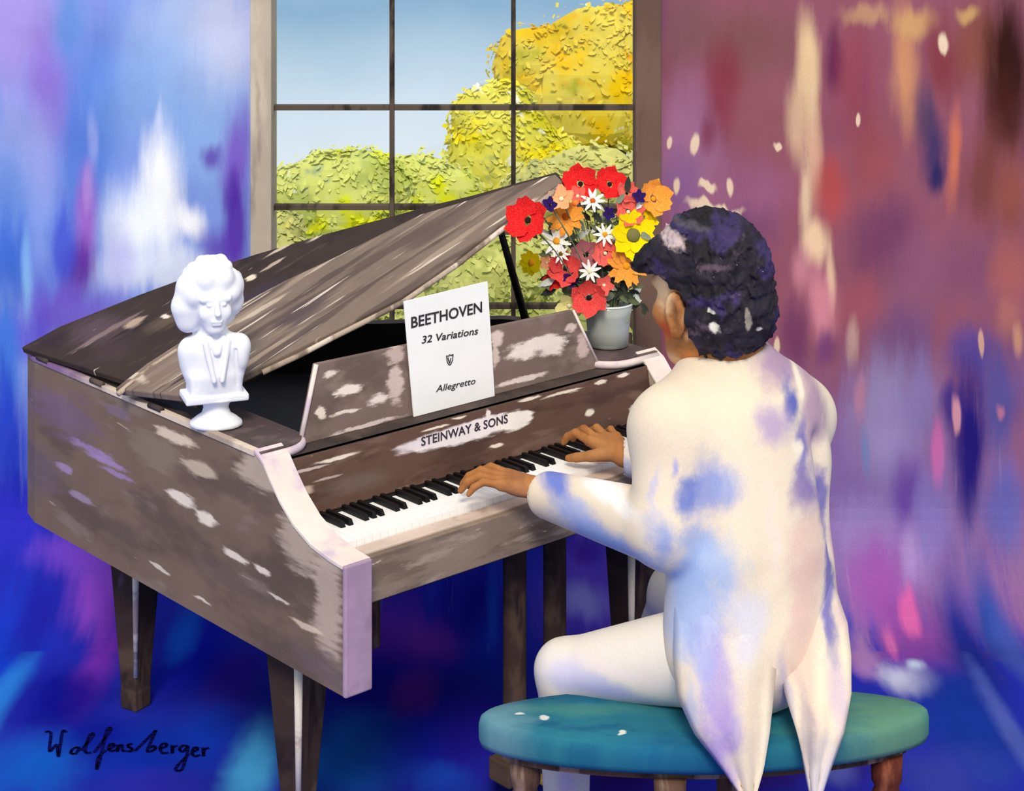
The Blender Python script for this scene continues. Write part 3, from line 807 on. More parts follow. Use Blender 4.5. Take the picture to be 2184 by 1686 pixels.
# pale edge strip along the top of the spine
mb = MB()
cap_o = [(-.004, VF), (-.004, 1.45), (.016, 1.534)]; cap_i = [(.016, VF), (.016, 1.44), (.03, 1.51)]
m_spcap = wash('pale_rim_edge', (222, 204, 184), [(1.5, 0, .5, 9, (130, 96, 150), .9, .7)], (1, 0), None, None, mottle=[((160, 142, 130), (9, 3, 1), .5, .62, .8)], var=.08)
wall_strip(cap_o, cap_i, ZR - .008, ZR + .004, 'rim_edge', [m_spcap] * 3, piano)
# bottom board and soundboard
MB().extrude([(p[0], p[1], ZB + .01) for p in inset(RIM, .03)], (0, 0, .02)).build('bottom_board', m_black, piano)
MB().extrude([(p[0], p[1], .84) for p in inset(RIM, .03)], (0, 0, .012)).build('soundboard', m_black, piano)

# ---- arms with an S-shaped top
PROF = [(0, ZA), (.05, ZA + .004), (.12, ZA + .016), (.19, ZA + .045), (.245, ZA + .085), (.285, ZA + .125), (.315, ZA + .158), (VF, ZR)]
for u0, u1, nm in ((0, .07, 'bass'), (1.29, 1.36, 'treble')):
    poly = [(u0, 0, ZB)] + [(u0, v, z) for v, z in PROF] + [(u0, VF, ZB)]
    arm = MB().extrude(poly, (u1 - u0, 0, 0)).build('arm', m_spine, piano)
    mb = MB()
    for i in range(len(PROF) - 1):
        (v0, z0), (v1, z1) = PROF[i], PROF[i + 1]
        mb.add([(u0 - .003, v0, z0), (u1 + .006, v0, z0), (u1 + .006, v1, z1), (u0 - .003, v1, z1), (u0 - .003, v0, z0 + .007), (u1 + .006, v0, z0 + .007), (u1 + .006, v1, z1 + .007), (u0 - .003, v1, z1 + .007)],
               [(0, 3, 2, 1), (4, 5, 6, 7), (0, 1, 5, 4), (1, 2, 6, 5), (2, 3, 7, 6), (3, 0, 4, 7)])
    mb.build('arm_top_painted_light', m_cap, arm)  # light on the arm painted in: paler top here, lavender front below
    MB().box((u0 - .002, -.012, ZB - .002), (u1 + .004, 0.001, ZA + .008)).build('arm_front_painted_light', m_lav, arm, bevel=.004)

# ---- ledges either side of the music desk
m_ledge = wash('ledge_brown', (84, 70, 70), (), (0, 1), None, None, mottle=[((110, 94, 92), (9, 14, 1), .5, .62, .7)], streaks=[((232, 214, 196), (30, 90, 1), .72, .76, .9)], var=.1, rough=.6)


def ledge(u0, u1, flip):
    pts = []
    r = .09
    for i in range(9):
        a = math.pi / 2 * i / 8
        pts.append((u1 - r + r * math.sin(a), VF - .02 + r - r * math.cos(a)) if not flip else (u0 + r - r * math.sin(a), VF - .02 + r - r * math.cos(a)))
    if not flip:
        poly = [(u0, VF - .02)] + pts + [(u1, .68), (u0, .68)]
    else:
        poly = [(u1, VF - .02)] + pts + [(u0, .68), (u1, .68)]
    o = MB().extrude([(p[0], p[1], ZR - .03) for p in poly], (0, 0, .032)).build('ledge', m_ledge, piano)
    ring = [Vector((p[0], p[1], ZR - .012)) for p in (poly[:-2])]
    MB().tube(ring, .011, 8).build('ledge_edge', m_cap, o, True)


ledge(.005, .165, False)
ledge(1.155, 1.355, True)

# ---- keybed, key slip, keys
m_slip = wash('key_slip_taupe', (142, 124, 110), (), (0, 2), None, None, mottle=[((112, 96, 84), (4, 22, 1), .5, .64, .8), ((176, 160, 146), (5, 26, 1), .56, .68, .7)], streaks=[((214, 200, 188), (14, 70, 1), .68, .74, .8)], var=.1, seed=3)
m_lip = plain('key_lip_pale', (206, 186, 172), .8, .1, .08, 10, (150, 128, 116), .55, .7)
MB().box((.07, .055, .712), (1.29, .34, .805)).build('keybed', m_dark, piano)
MB().box((.07, .04, .705), (1.29, .058, .812)).build('key_slip', m_slip, piano, bevel=.003)
MB().box((.07, .058, .800), (1.29, .103, .816)).build('key_lip', m_lip, piano, bevel=.002)
m_wkey = plain('key_ivory', (250, 249, 246), .5, .3, .03, 20)
m_bkey = plain('key_ebony', (10, 9, 11), .4, .4, .3, 20)
VK, VKE, ZK = .105, .285, .831
KW = 1.22 / 52
me_w = MB().box((0.0006, 0, -.02), (KW - .0006, VKE - VK, 0)).mesh('white_key')
me_b = MB().add([(0, 0, 0), (.0135, 0, 0), (.0135, .098, 0), (0, .098, 0), (.002, .006, .0135), (.0115, .006, .0135), (.0115, .098, .0135), (.002, .098, .0135)],
                [(0, 3, 2, 1), (4, 5, 6, 7), (0, 1, 5, 4), (1, 2, 6, 5), (2, 3, 7, 6), (3, 0, 4, 7)]).mesh('black_key')
for i in range(52):
    o = link('white_key', me_w, m_wkey, piano, loc=(.07 + i * KW, VK, ZK))
for i in range(51):
    if i % 7 in (0, 2, 3, 5, 6):                     # gaps that carry a black key, starting on A
        o = link('black_key', me_b, m_bkey, piano, loc=(.07 + (i + 1) * KW - .00675, VKE - .098, ZK))

# ---- fallboard with lettering on a white streak
FB0, FB1 = Vector((0, .282, .838)), Vector((0, .305, .978))
fdir = (FB1 - FB0).normalized(); fn = Vector((0, -fdir.z, fdir.y))


def fb(px, py, ra, rb, c=CREAM, op=.95, soft=.5):
    p = hit(px, py, FB0, fn)
    return (p.x, p.z, ra, rb, c, op, soft)


m_fall = wash('fallboard_umber', (98, 74, 64), [
    fb(1000, 920, .24, .028, (240, 230, 232), .98, .3), fb(1095, 897, .08, .026, (244, 236, 228), .98, .3), fb(890, 947, .09, .016, (226, 214, 220), .9), fb(1040, 885, .012, .016, (236, 226, 226), .95),
    fb(930, 912, .06, .004), fb(980, 890, .03, .004), fb(1200, 838, .09, .005), fb(1130, 850, .05, .005), fb(1280, 815, .03, .006), fb(1330, 800, .03, .006), fb(1060, 950, .03, .006), fb(1255, 880, .02, .012), fb(1350, 870, .02, .012),
    fb(720, 975, .08, .006), fb(660, 1000, .07, .005, (196, 180, 174)), fb(700, 1020, .05, .004, (180, 162, 156)), fb(640, 1050, .05, .016, (214, 190, 172), .8), fb(850, 900, .16, .02, (64, 52, 70), .7, .8), fb(760, 930, .14, .02, (64, 52, 72), .7, .8), fb(760, 1030, .14, .03, (112, 96, 88), .7, .8)],
    (0, 2), ((7, 14, 1), (.014, .006)), ((50, 90, 1), (.006, .003)), var=.1, mottle=[((76, 56, 50), (4, 16, 1), .48, .64, .8), ((122, 98, 86), (5, 20, 1), .56, .68, .7)], streaks=[((204, 186, 176), (10, 90, 1), .72, .77, .8)], rough=.7, seed=5, rag=((14, 90, 1), .4))
MB().extrude([(.07, FB0.y, FB0.z), (.07, FB1.y, FB1.z), (.07, FB1.y + .02, FB1.z), (.07, FB0.y + .03, FB0.z)], (1.22, 0, 0)).build('fallboard', m_fall, piano, bevel=.003)
fall = [o for o in piano.children if o.name.startswith('fallboard')][0]
MB().box((.07, FB0.y - .004, FB0.z - .006), (1.29, FB0.y + .01, FB0.z)).build('felt_strip', m_black, fall)
m_print = plain('print_ink', (60, 52, 66), .9, .05)
A = hit(897, 943, FB0, fn); B = hit(1082, 893, FB0, fn)
tm = text_mesh('STEINWAY & SONS', .030, .1, 1.02, .0004)
xs = [v.co.x for v in tm.vertices]; wd = max(xs) - min(xs)
sx = (B.x - A.x) / wd
for v in tm.vertices: v.co.x *= sx
mid = (A + B) / 2
M = Matrix(((1, 0, 0), tuple((0, fdir.y, fn.y)), tuple((0, fdir.z, fn.z)))).to_4x4()
tilt = math.atan2(B.z - A.z, (B.x - A.x)) * .8
M = Matrix.Translation(mid + fn * .0012) @ M @ Matrix.Rotation(tilt, 4, 'Z')
tm.transform(M)
link('maker_lettering', tm, m_print, fall)

# ---- ledge behind the fallboard and the music desk
MB().box((.07, .306, .955), (1.29, .40, .978)).build('desk_shelf', m_dark, piano)


def dk(px, py, ra, rb, c=CREAM, op=.95, soft=.5):
    p = hit(px, py, (0, .375, 0), (0, 1, 0))
    return (p.x, p.z, ra, rb, c, op, soft)


m_desk = wash('music_desk_taupe', (128, 110, 102), [
    dk(1150, 735, .12, .022, (246, 232, 222)), dk(1120, 755, .07, .020, (246, 234, 224)), dk(1180, 740, .06, .03, (244, 230, 222)), dk(1065, 725, .03, .028, (226, 206, 196)), dk(1060, 760, .02, .04, (220, 200, 190)), dk(1225, 700, .03, .016, (226, 204, 194)), dk(1245, 740, .03, .04, (216, 190, 184), .8),
    dk(745, 835, .05, .016, (244, 230, 220)), dk(815, 850, .05, .018, (244, 230, 222)), dk(850, 820, .03, .07, (226, 204, 196), .8), dk(710, 800, .03, .010), dk(690, 880, .02, .02), dk(740, 880, .05, .006), dk(790, 905, .12, .008, (226, 208, 204)), dk(1120, 810, .10, .010, (240, 222, 214)), dk(850, 760, .03, .03, (214, 192, 184), .8)],
    (0, 2), ((9, 12, 1), (.02, .009)), ((50, 90, 1), (.01, .004)), var=.1, mottle=[((104, 88, 82), (4, 7, 1), .48, .62, .8), ((150, 132, 122), (6, 14, 1), .56, .68, .6)], rough=.75, seed=8, rag=((16, 60, 1), .8))
DV = .378
desk = MB().extrude([(.150, DV, .978), (1.172, DV, .978), (1.080, DV + .012, 1.152), (.206, DV + .012, 1.163)], (0, .014, 0)).build('music_desk', m_desk, piano, bevel=.002)
MB().tube([(.150, DV, .980), (.206, DV + .01, 1.163)], .006, 8).build('desk_edge', m_cap, desk, True)
MB().tube([(1.172, DV, .980), (1.080, DV + .01, 1.152)], .004, 8).build('desk_edge', m_cap, desk, True)

# ---- lid with the folded front flap, and the prop
AL = math.radians(20)
ln_ = Vector((-math.sin(AL), 0, math.cos(AL)))
LP0 = (0, 0, ZR + .008)


def lp(px, py, off=0.0):
    return hit(px, py, Vector(LP0) + ln_ * off, ln_)


def lid_coords(px, py):
    p = lp(px, py)
    return p.x / math.cos(AL), p.y


def lbl(px, py, ra, rb, c, op=.9, soft=.5):
    a, b = lid_coords(px, py)
    return (a * math.cos(AL), b, ra, rb, c, op, soft)


m_lid = wash('lid_umber', (62, 51, 46), [
    lbl(200, 720, .10, .16, (96, 78, 86), .7, .8), lbl(350, 700, .08, .06, (106, 90, 76), .7, .8), lbl(240, 715, .12, .02, (140, 118, 116), .7), lbl(290, 700, .04, .03, (214, 188, 166), .6), lbl(350, 690, .014, .02, CREAM, .9), lbl(620, 530, .12, .018, (206, 188, 168), .85), lbl(700, 505, .10, .012, (214, 198, 178), .9), lbl(533, 608, .02, .02, (226, 214, 190), .95), lbl(560, 640, .1, .1, (64, 54, 66), .7, .8), lbl(580, 580, .05, .014, (196, 176, 156), .8), lbl(750, 500, .08, .02, (60, 50, 46), .7), lbl(100, 740, .06, .1, (56, 44, 50), .8, .8), lbl(240, 760, .1, .1, (72, 58, 60), .7, .8)],
    (0, 1), ((6, 6, 1), (.02, .02)), ((30, 60, 1), (.008, .008)), var=.1, mottle=[((46, 38, 38), (6, 6, 1), .48, .64, .8), ((92, 78, 68), (5, 18, 1), .58, .70, .6)], streaks=[((214, 198, 178), (6, 60, 1), .70, .75, .85)], rough=.75, seed=11, rag=((8, 50, 1), .7))
m_flap = wash('lid_flap_taupe', (128, 112, 100), [
    lbl(700, 625, .30, .022, (86, 72, 68), .8, .6), lbl(640, 700, .10, .07, (88, 74, 76), .85, .6), lbl(950, 510, .15, .06, (98, 84, 78), .8, .7), lbl(900, 540, .1, .07, (96, 82, 76), .7, .7), lbl(1100, 420, .16, .02, (110, 94, 82), .8), lbl(330, 800, .15, .14, (132, 114, 104), .8, .6), lbl(270, 830, .02, .12, (214, 198, 180), .8), lbl(560, 690, .1, .016, (200, 184, 164), .8)],
    (0, 1), ((6, 6, 1), (.02, .02)), ((30, 60, 1), (.008, .008)), var=.1,
    mottle=[((92, 78, 72), (2.0, 16, 1), .47, .58, .85), ((160, 142, 124), (1.6, 20, 1), .55, .64, .9)], streaks=[((224, 210, 192), (3, 42, 1), .62, .68, .9), ((66, 56, 54), (3, 46, 1), .66, .72, .9)], rough=.75, seed=13, rag=((6, 40, 1), .6))
LID = [(50, 752), (130, 708), (300, 640), (430, 592), (550, 553), (690, 512), (840, 472), (930, 447), (1010, 428), (1110, 400), (1190, 378), (1206, 398), (1140, 442), (1070, 494), (970, 572), (860, 650), (710, 726), (560, 800), (420, 872)]
lid = MB().extrude([lp(x, y) for x, y in LID], ln_ * .018).build('lid', m_lid, piano, bevel=.003)
FLAP = [(250, 842), (318, 788), (390, 742), (455, 700), (520, 660), (610, 612), (700, 570), (770, 535), (840, 500), (900, 470), (1000, 440), (1100, 408), (1188, 384), (1202, 398), (1140, 442), (1070, 492), (970, 570), (860, 646), (710, 722), (560, 796), (428, 862)]
flap = MB().extrude([lp(x, y, .0195) for x, y in FLAP], ln_ * .02).build('lid_flap', m_flap, lid, bevel=.004)
# pale edges along the flap
for pts in ([(252, 840), (318, 786), (390, 740), (455, 698)], [(560, 794), (640, 757), (710, 720), (790, 680), (860, 644), (970, 568), (1070, 490), (1140, 440), (1196, 398)]):
    MB().tube([lp(x, y, .036) for x, y in pts], .0075, 8).build('flap_edge', wash('flap_edge_paint', (178, 160, 142), (), (0, 1), None, None, mottle=[((120, 104, 92), (12, 12, 1), .5, .6, .9), ((222, 206, 190), (14, 14, 1), .56, .66, .9)], var=.1), flap, True)
MB().tube([(1.315, .845, ZR), lp(1066, 486) - ln_ * .002], [.013, .0095], 12).build('lid_prop', m_black, piano, True)
MB().tube([lp(1066, 492), lp(1066, 486) + ln_ * .0], [.014, .012], 10).build('prop_cup', m_dark, piano, True)
for v in (.80, 1.1, 1.4):
    MB().tube([(0, v - .03, ZR + .006), (0, v + .03, ZR + .006)], .008, 8).build('hinge', m_dark, piano, True)

# ---- legs: square, tapering, set corner-on, the lit arris painted on as a cream strip
m_leg = wash('leg_umber', (64, 50, 46), (), (0, 2), None, None, mottle=[((92, 74, 62), (16, 5, 1), .48, .62, .85), ((36, 28, 34), (22, 4, 1), .52, .66, .9)], streaks=[((116, 90, 118), (30, 4, 1), .68, .76, .5)], var=.1, seed=4)
m_arris = wash('leg_arris_lit', (222, 212, 196), (), (0, 2), None, None, mottle=[((150, 128, 130), (6, 9, 1), .52, .62, .8)], var=.08)


def piano_leg(u, v, rt, rb, ztop):
    mb = MB()
    a0 = math.atan2(-(Y0 + u * PS + v * PC), -(X0 + u * PC - v * PS)) - TH      # towards the room
    prof = [(rb * 1.0, .0), (rb * 1.05, .05), (rb, .06), (rt, ztop - .06), (rt * 1.12, ztop - .055), (rt * 1.12, ztop)]
    vs_, fs = [], []
    for r, z in prof:
        for k in range(4):
            w = a0 + math.pi / 2 * k
            vs_.append((u + r * math.cos(w), v + r * math.sin(w), z))
    for i in range(len(prof) - 1):
        for k in range(4):
            l = (k + 1) % 4
            fs.append((i * 4 + k, i * 4 + l, (i + 1) * 4 + l, (i + 1) * 4 + k))
    fs += [(3, 2, 1, 0), tuple(range(20, 24))]
    mb.add(vs_, fs)
    o = mb.build('leg', m_leg, piano, bevel=.006)
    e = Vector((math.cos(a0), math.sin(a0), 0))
    MB().tube([Vector((u, v, .10)) + e * (rb - .001), Vector((u, v, ztop - .05)) + e * (rt - .001)], [.006, .011], 8).build('leg_edge_lit', m_arris, o, True)
    return o


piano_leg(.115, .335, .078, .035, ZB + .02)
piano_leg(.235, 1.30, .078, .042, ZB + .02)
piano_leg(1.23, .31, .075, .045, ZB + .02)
# cross rail carrying the treble leg up to the keybed
MB().box((1.10, .12, ZB + .015), (1.29, .36, .712)).build('leg_block', m_leg, piano, bevel=.004)
MB().box((.07, .12, ZB + .015), (.20, .36, .712)).build('leg_block', m_leg, piano, bevel=.004)

# ---- pedal lyre
lyre = MB().box((.63, .15, .06), (.89, .23, .12)).build('pedal_lyre', m_leg, piano, bevel=.006)
m_brass = plain('pedal_brass', (190, 150, 70), .4, .5)
for u in (.685, .825):
    MB().lathe([(.036, .115), (.036, .16), (.030, .18), (.030, .66), (.038, .68), (.038, .713)], (u, .19, 0), 16).build('lyre_post', m_leg, lyre, True)
for u in (.70, .76, .82):
    MB().box((u - .012, .06, .075), (u + .012, .16, .09)).build('pedal', m_brass, lyre, bevel=.004)
MB().box((.62, .13, .690), (.90, .25, .7125)).build('lyre_top', m_leg, lyre)

# ================================================================== SHEET MUSIC
SV = DV - .004
sh = [hit(x, y, (0, SV, 0), (0, 1, 0)) for x, y in ((862, 643), (1040, 600), (1052, 842), (880, 872))]
sc_ = sum(sh, Vector()) / 4
zb_ = .979
base_s = Vector(((sh[2].x + sh[3].x) / 2, SV - .006, zb_))
so = empty('sheet_music', to_w(base_s), TH)
tag(so, 'white music score leaning on the piano music desk', 'sheet music')
TL, TR, BRr, BL = sh
BL = Vector((BL.x, 0, zb_)); BRr = Vector((BRr.x, 0, zb_))
m_paper = plain('paper_white', (252, 252, 250), .9, .05, .02, 10)


def sp(x, z):                                        # leaning page
    return Vector((x - base_s.x, (z - zb_) * .02, z - zb_))


pg = MB().extrude([sp(TL.x, TL.z), sp(TR.x, TR.z), sp(BRr.x, BRr.z), sp(BL.x, BL.z)], (0, .004, 0)).build('cover', m_paper, so)
MB().extrude([sp(TL.x + .004, TL.z - .004) + Vector((0, .0045, 0)), sp(TR.x + .003, TR.z - .006) + Vector((0, .0045, 0)), sp(BRr.x + .003, BRr.z) + Vector((0, .0045, 0)), sp(BL.x + .004, BL.z) + Vector((0, .0045, 0))], (0, .003, 0)).build('page', m_paper, so)
m_type = plain('score_ink', (58, 54, 58), .9, .05)
m_type2 = plain('score_ink_grey', (120, 118, 122), .9, .05)


def page_text(body, x0, y0, x1, y1, size, mat, shear=0, bold=0.0, hs=1.0):
    a = hit(x0, y0, (0, SV - .006, 0), (0, 1, 0)); b = hit(x1, y1, (0, SV - .006, 0), (0, 1, 0))
    me = text_mesh(body, size, shear, 1.0, bold)
    xs = [v.co.x for v in me.vertices]
    k = (b - a).length / (max(xs) - min(xs)); cx_ = (max(xs) + min(xs)) / 2
    for v in me.vertices: v.co.x = (v.co.x - cx_) * k; v.co.y *= hs
    ang = math.atan2(b.z - a.z, b.x - a.x)
    m_ = (a + b) / 2
    R = Matrix(((1, 0, 0), (0, 0, -1), (0, 1, 0))).to_4x4()
    loc = Vector((m_.x - base_s.x, (m_.z - zb_) * .02 - .0012, m_.z - zb_))
    me.transform(Matrix.Translation(loc) @ R @ Matrix.Rotation(ang, 4, 'Z'))
    return link('lettering', me, mat, pg)


page_text('BEETHOVEN', 879, 690, 1030, 656, .040, m_type, 0, .0006)
page_text('32 Variations', 901, 726, 1021, 706, .027, m_type, .15, .0002)
page_text('Allegretto', 930, 830, 1014, 812, .024, m_type, .2, 0)
e0 = hit(960, 767, (0, SV - .006, 0), (0, 1, 0))
shield = [(-.011, .012), (-.004, .010), (0, .013), (.005, .010), (.011, .012), (.010, -.002), (.004, -.012), (-.002, -.014), (-.008, -.006)]
em = MB()
eo = Vector((e0.x - base_s.x, (e0.z - zb_) * .02 - .001, e0.z - zb_))
for i in range(len(shield)):
    p, q = shield[i], shield[(i + 1) % len(shield)]
    em.tube([eo + Vector((p[0], 0, p[1])), eo + Vector((q[0], 0, q[1]))], .0013, 6)
em.tube([eo + Vector((-.006, 0, .006)), eo + Vector((-.001, 0, -.009))], .0015, 6); em.tube([eo + Vector((.004, 0, .004)), eo + Vector((0, 0, -.009))], .0012, 6)
em.build('emblem', m_type, pg)

# ================================================================== COMPOSER BUST ON THE BASS LEDGE
bb = onz(474, 908, ZR + .003)
bust = empty('portrait_bust', bb)
tag(bust, 'white plaster portrait bust of a wild-haired man on the piano ledge', 'bust')
BM = bb.y / F                                         # metres per pixel at the bust


def bp(px, py, dy=0.0):
    return np.array([(px - 474) * BM * .97, dy, (908 - py) * BM])


m_plaster = wash('plaster_white', (236, 237, 241), [], (0, 2), None, None, mottle=[((222, 226, 246), (22, 22, 1), .56, .70, .7), ((238, 236, 238), (30, 30, 1), .55, .7, .6)], var=.03, grain=.02)
B = SDF((-.15, -.13, .04), (.12, .13, .46), .0028)
fd = Vector((.34, -.94, 0)); fr = Vector((.94, .34, 0)); fu = Vector((0, 0, 1))
AX = (fr, fd, fu)
hc = Vector(bp(452, 640, 0))


def hp(r, f, u):
    return hc + fr * r + fd * f + fu * u


# skull and face
B.ell(hc, (.050, .058, .064), AX, .01)
B.ell(hp(0, .030, -.028), (.036, .034, .044), AX, .012)
B.ell(hp(0, .040, -.062), (.020, .018, .014), AX, .012)           # chin
B.cone(hp(-.030, .05, .014), hp(.030, .05, .014), .009, .009, .008)    # brow
for s_ in (-1, 1):
    B.ell(hp(s_ * .017, .066, .002), (.009, .008, .006), AX, .004, True)
    B.ell(hp(s_ * .017, .056, .001), (.008, .006, .005), AX, .002)
    B.ell(hp(s_ * .026, .044, -.022), (.012, .012, .014), AX, .012)
B.cone(hp(0, .060, .008), hp(0, .074, -.018), .005, .008, .006)        # nose
B.cone(hp(-.010, .064, -.038), hp(.010, .064, -.038), .004, .004, .004)
B.cone(hp(-.008, .062, -.046), hp(.008, .062, -.046), .004, .004, .004)
# wild hair
rnd = random.Random(3)
for r, f, u, q in ((0, -.02, .045, .055), (-.045, -.012, .03, .044), (.042, -.012, .03, .040), (-.062, -.012, -.012, .038), (.052, -.016, -.010, .030), (-.058, -.012, -.046, .030), (0, -.045, .0, .055), (-.03, -.045, -.045, .040), (.034, -.04, -.04, .034), (-.02, .022, .056, .030), (.022, .020, .055, .028), (-.046, .02, .02, .024), (.045, .02, .02, .020)):
    B.ell(hp(r, f, u), (q, q, q * 1.05), AX, .014)
for k in range(46):
    a = rnd.uniform(0, 6.28); e = rnd.uniform(-.6, 1.4)
    p = hp(math.cos(a) * .068 * math.cos(e), -.012 + math.sin(a) * .05 * math.cos(e) - .01, .012 + .085 * math.sin(e))
    if (p - hc).dot(fd) > .03 and (p - hc).dot(fu) < .04: continue
    B.ell(p, (rnd.uniform(.010, .018),) * 3, None, .006)
# neck, chest with coat and neckcloth
B.cone(bp(452, 672, .008), bp(455, 722, .01), .030, .034, .012)
B.ell(bp(455, 742, .012), (.076, .050, .036), AX, .02)
B.ell(bp(456, 782, .008), (.072, .052, .075), AX, .025)
B.cone(bp(400, 745, .0), bp(512, 735, .0), .024, .026, .02)
B.ell(bp(398, 765, .005), (.022, .035, .045), AX, .016); B.ell(bp(512, 755, .005), (.022, .035, .045), AX, .016)
B.box(bp(455, 820, .008), (.064, .044, .035), .012, AX, .02)
for s_ in (-1, 1):                                    # lapels and neckcloth folds
    B.cone(Vector(bp(455, 722)) + fd * .040 + fr * s_ * .028, Vector(bp(456, 800)) + fd * .054 + fr * s_ * .010, .008, .006, .005)
    B.cone(Vector(bp(455, 716)) + fd * .030 + fr * s_ * .016, Vector(bp(455, 742)) + fd * .046, .010, .008, .005)
    B.cone(Vector(bp(455, 740)) + fd * .046 + fr * s_ * .046, Vector(bp(456, 815)) + fd * .040 + fr * s_ * .050, .004, .004, .004, True)
B.box(bp(455, 843, .008), (.078, .050, .009), .004, AX, .004)
link('figure', B.mesh('figure'), m_plaster, bust)
mb = MB()
z = lambda py: (908 - py) * BM
mb.lathe([(.060, 0), (.066, .004), (.064, .012), (.050, z(888)), (.036, z(880)), (.031, z(868)), (.034, z(858)), (.052, z(851)), (.060, z(846))], (-.016, .004, 0), 36, 0, 1.0, .78)
mb.build('socle', m_plaster, bust, True)

# ================================================================== VASE OF FLOWERS ON THE TREBLE LEDGE
vb = onz(1297, 736, ZR + .003)
VM = vb.y / F
vase = empty('flower_vase', vb)
tag(vase, 'clear pale green glass vase on the piano ledge', 'vase')
m_glass = glassy('vase_glass', (238, 244, 236), .10, .08, .42)
m_water = glassy('vase_water', (206, 220, 206), .05, .05, .25)
PV = [(.050, 0), (.058, .003), (.061, .05), (.065, .09), (.073, .122), (.069, .123), (.061, .09), (.057, .05), (.050, .010), (.010, .008)]
mb = MB(); mb.lathe(PV, (0, 0, 0), 36); mb.build('glass_body', m_glass, vase, True)
mb = MB(); mb.lathe([(.046, .010), (.050, .05), (.0515, .062), (.010, .0622)], (0, 0, 0), 30); mb.build('water', m_water, vase, True)
m_rim = plain('vase_rim_white', (226, 234, 230), .3, .4)
MB().tube([(.071 * math.cos(a), .071 * math.sin(a), .123) for a in [i * math.pi / 16 for i in range(33)]], .0035, 6).build('rim', m_rim, vase, True)


def petal_mesh(name, w, cup, rag, seed, tip=.5):
    rnd = random.Random(seed)
    vs_, fs = [], []
    N = 5
    for i in range(N + 1):
        t = i / N
        wd = w * math.sin(math.pi * (.12 + .80 * t) ** tip) if i < N else w * .35
        x = .12 + .88 * t
        z_ = cup * t * t
        j = rnd.uniform(-rag, rag)
        vs_ += [(x + j, -wd, z_ + .05 * wd), (x + rnd.uniform(-rag, rag), 0, z_ - .08 * w), (x - j, wd, z_ + .05 * wd)]
    for i in range(N):
        for k in (0, 1):
            a = i * 3 + k
            fs.append((a, a + 1, a + 4, a + 3))
    me = MB().add(vs_, fs).mesh(name, True)
    return me


PK = {'poppy': ([petal_mesh('petal', .52, .28, .09, k, .9) for k in range(3)], 6, .14), 'gerbera': ([petal_mesh('petal', .24, .10, .05, 5, .8)], 11, .20), 'daisy': ([petal_mesh('petal', .14, .02, .03, 6, .9)], 9, .24),
      'sun': ([petal_mesh('petal', .40, .08, .07, 7, .9)], 8, .30), 'small': ([petal_mesh('petal', .42, .2, .08, 8, .8)], 5, .18)}
PCOL = {'red': ((214, 24, 30), (236, 60, 56)), 'coral': ((226, 84, 78), (238, 130, 112)), 'orange': ((238, 146, 44), (246, 176, 92)), 'peach': ((244, 178, 132), (240, 150, 90)), 'white': ((250, 248, 240), (236, 232, 224)), 'yellow': ((246, 220, 10), (236, 200, 10)),
        'purple': ((50, 28, 104), (36, 20, 70)), 'mauve': ((160, 100, 108), (190, 96, 100)), 'lemon': ((234, 226, 130), (244, 240, 190)), 'rose': ((226, 60, 62), (240, 110, 96))}
pmat = {k: plain('petal_' + k, a, .85, .08, .06, 30, b, .48, .6) for k, (a, b) in PCOL.items()}
CC = {'grey': (120, 116, 70), 'rust': (206, 96, 26), 'brown': (120, 84, 30), 'ochre': (240, 160, 40), 'dark': (40, 30, 30), 'cream': (240, 226, 190)}
cmat = {k: plain('flower_eye_' + k, v, .9, .05, .15, 60) for k, v in CC.items()}
m_stem = plain('stem_sage', (110, 122, 92), .9, .05, .15, 20)
cen_me = MB().lathe([(.9, 0), (1.0, .15), (.8, .45), (.4, .62), (.05, .66)], (0, 0, 0), 12).mesh('center', True)
frnd = random.Random(21)


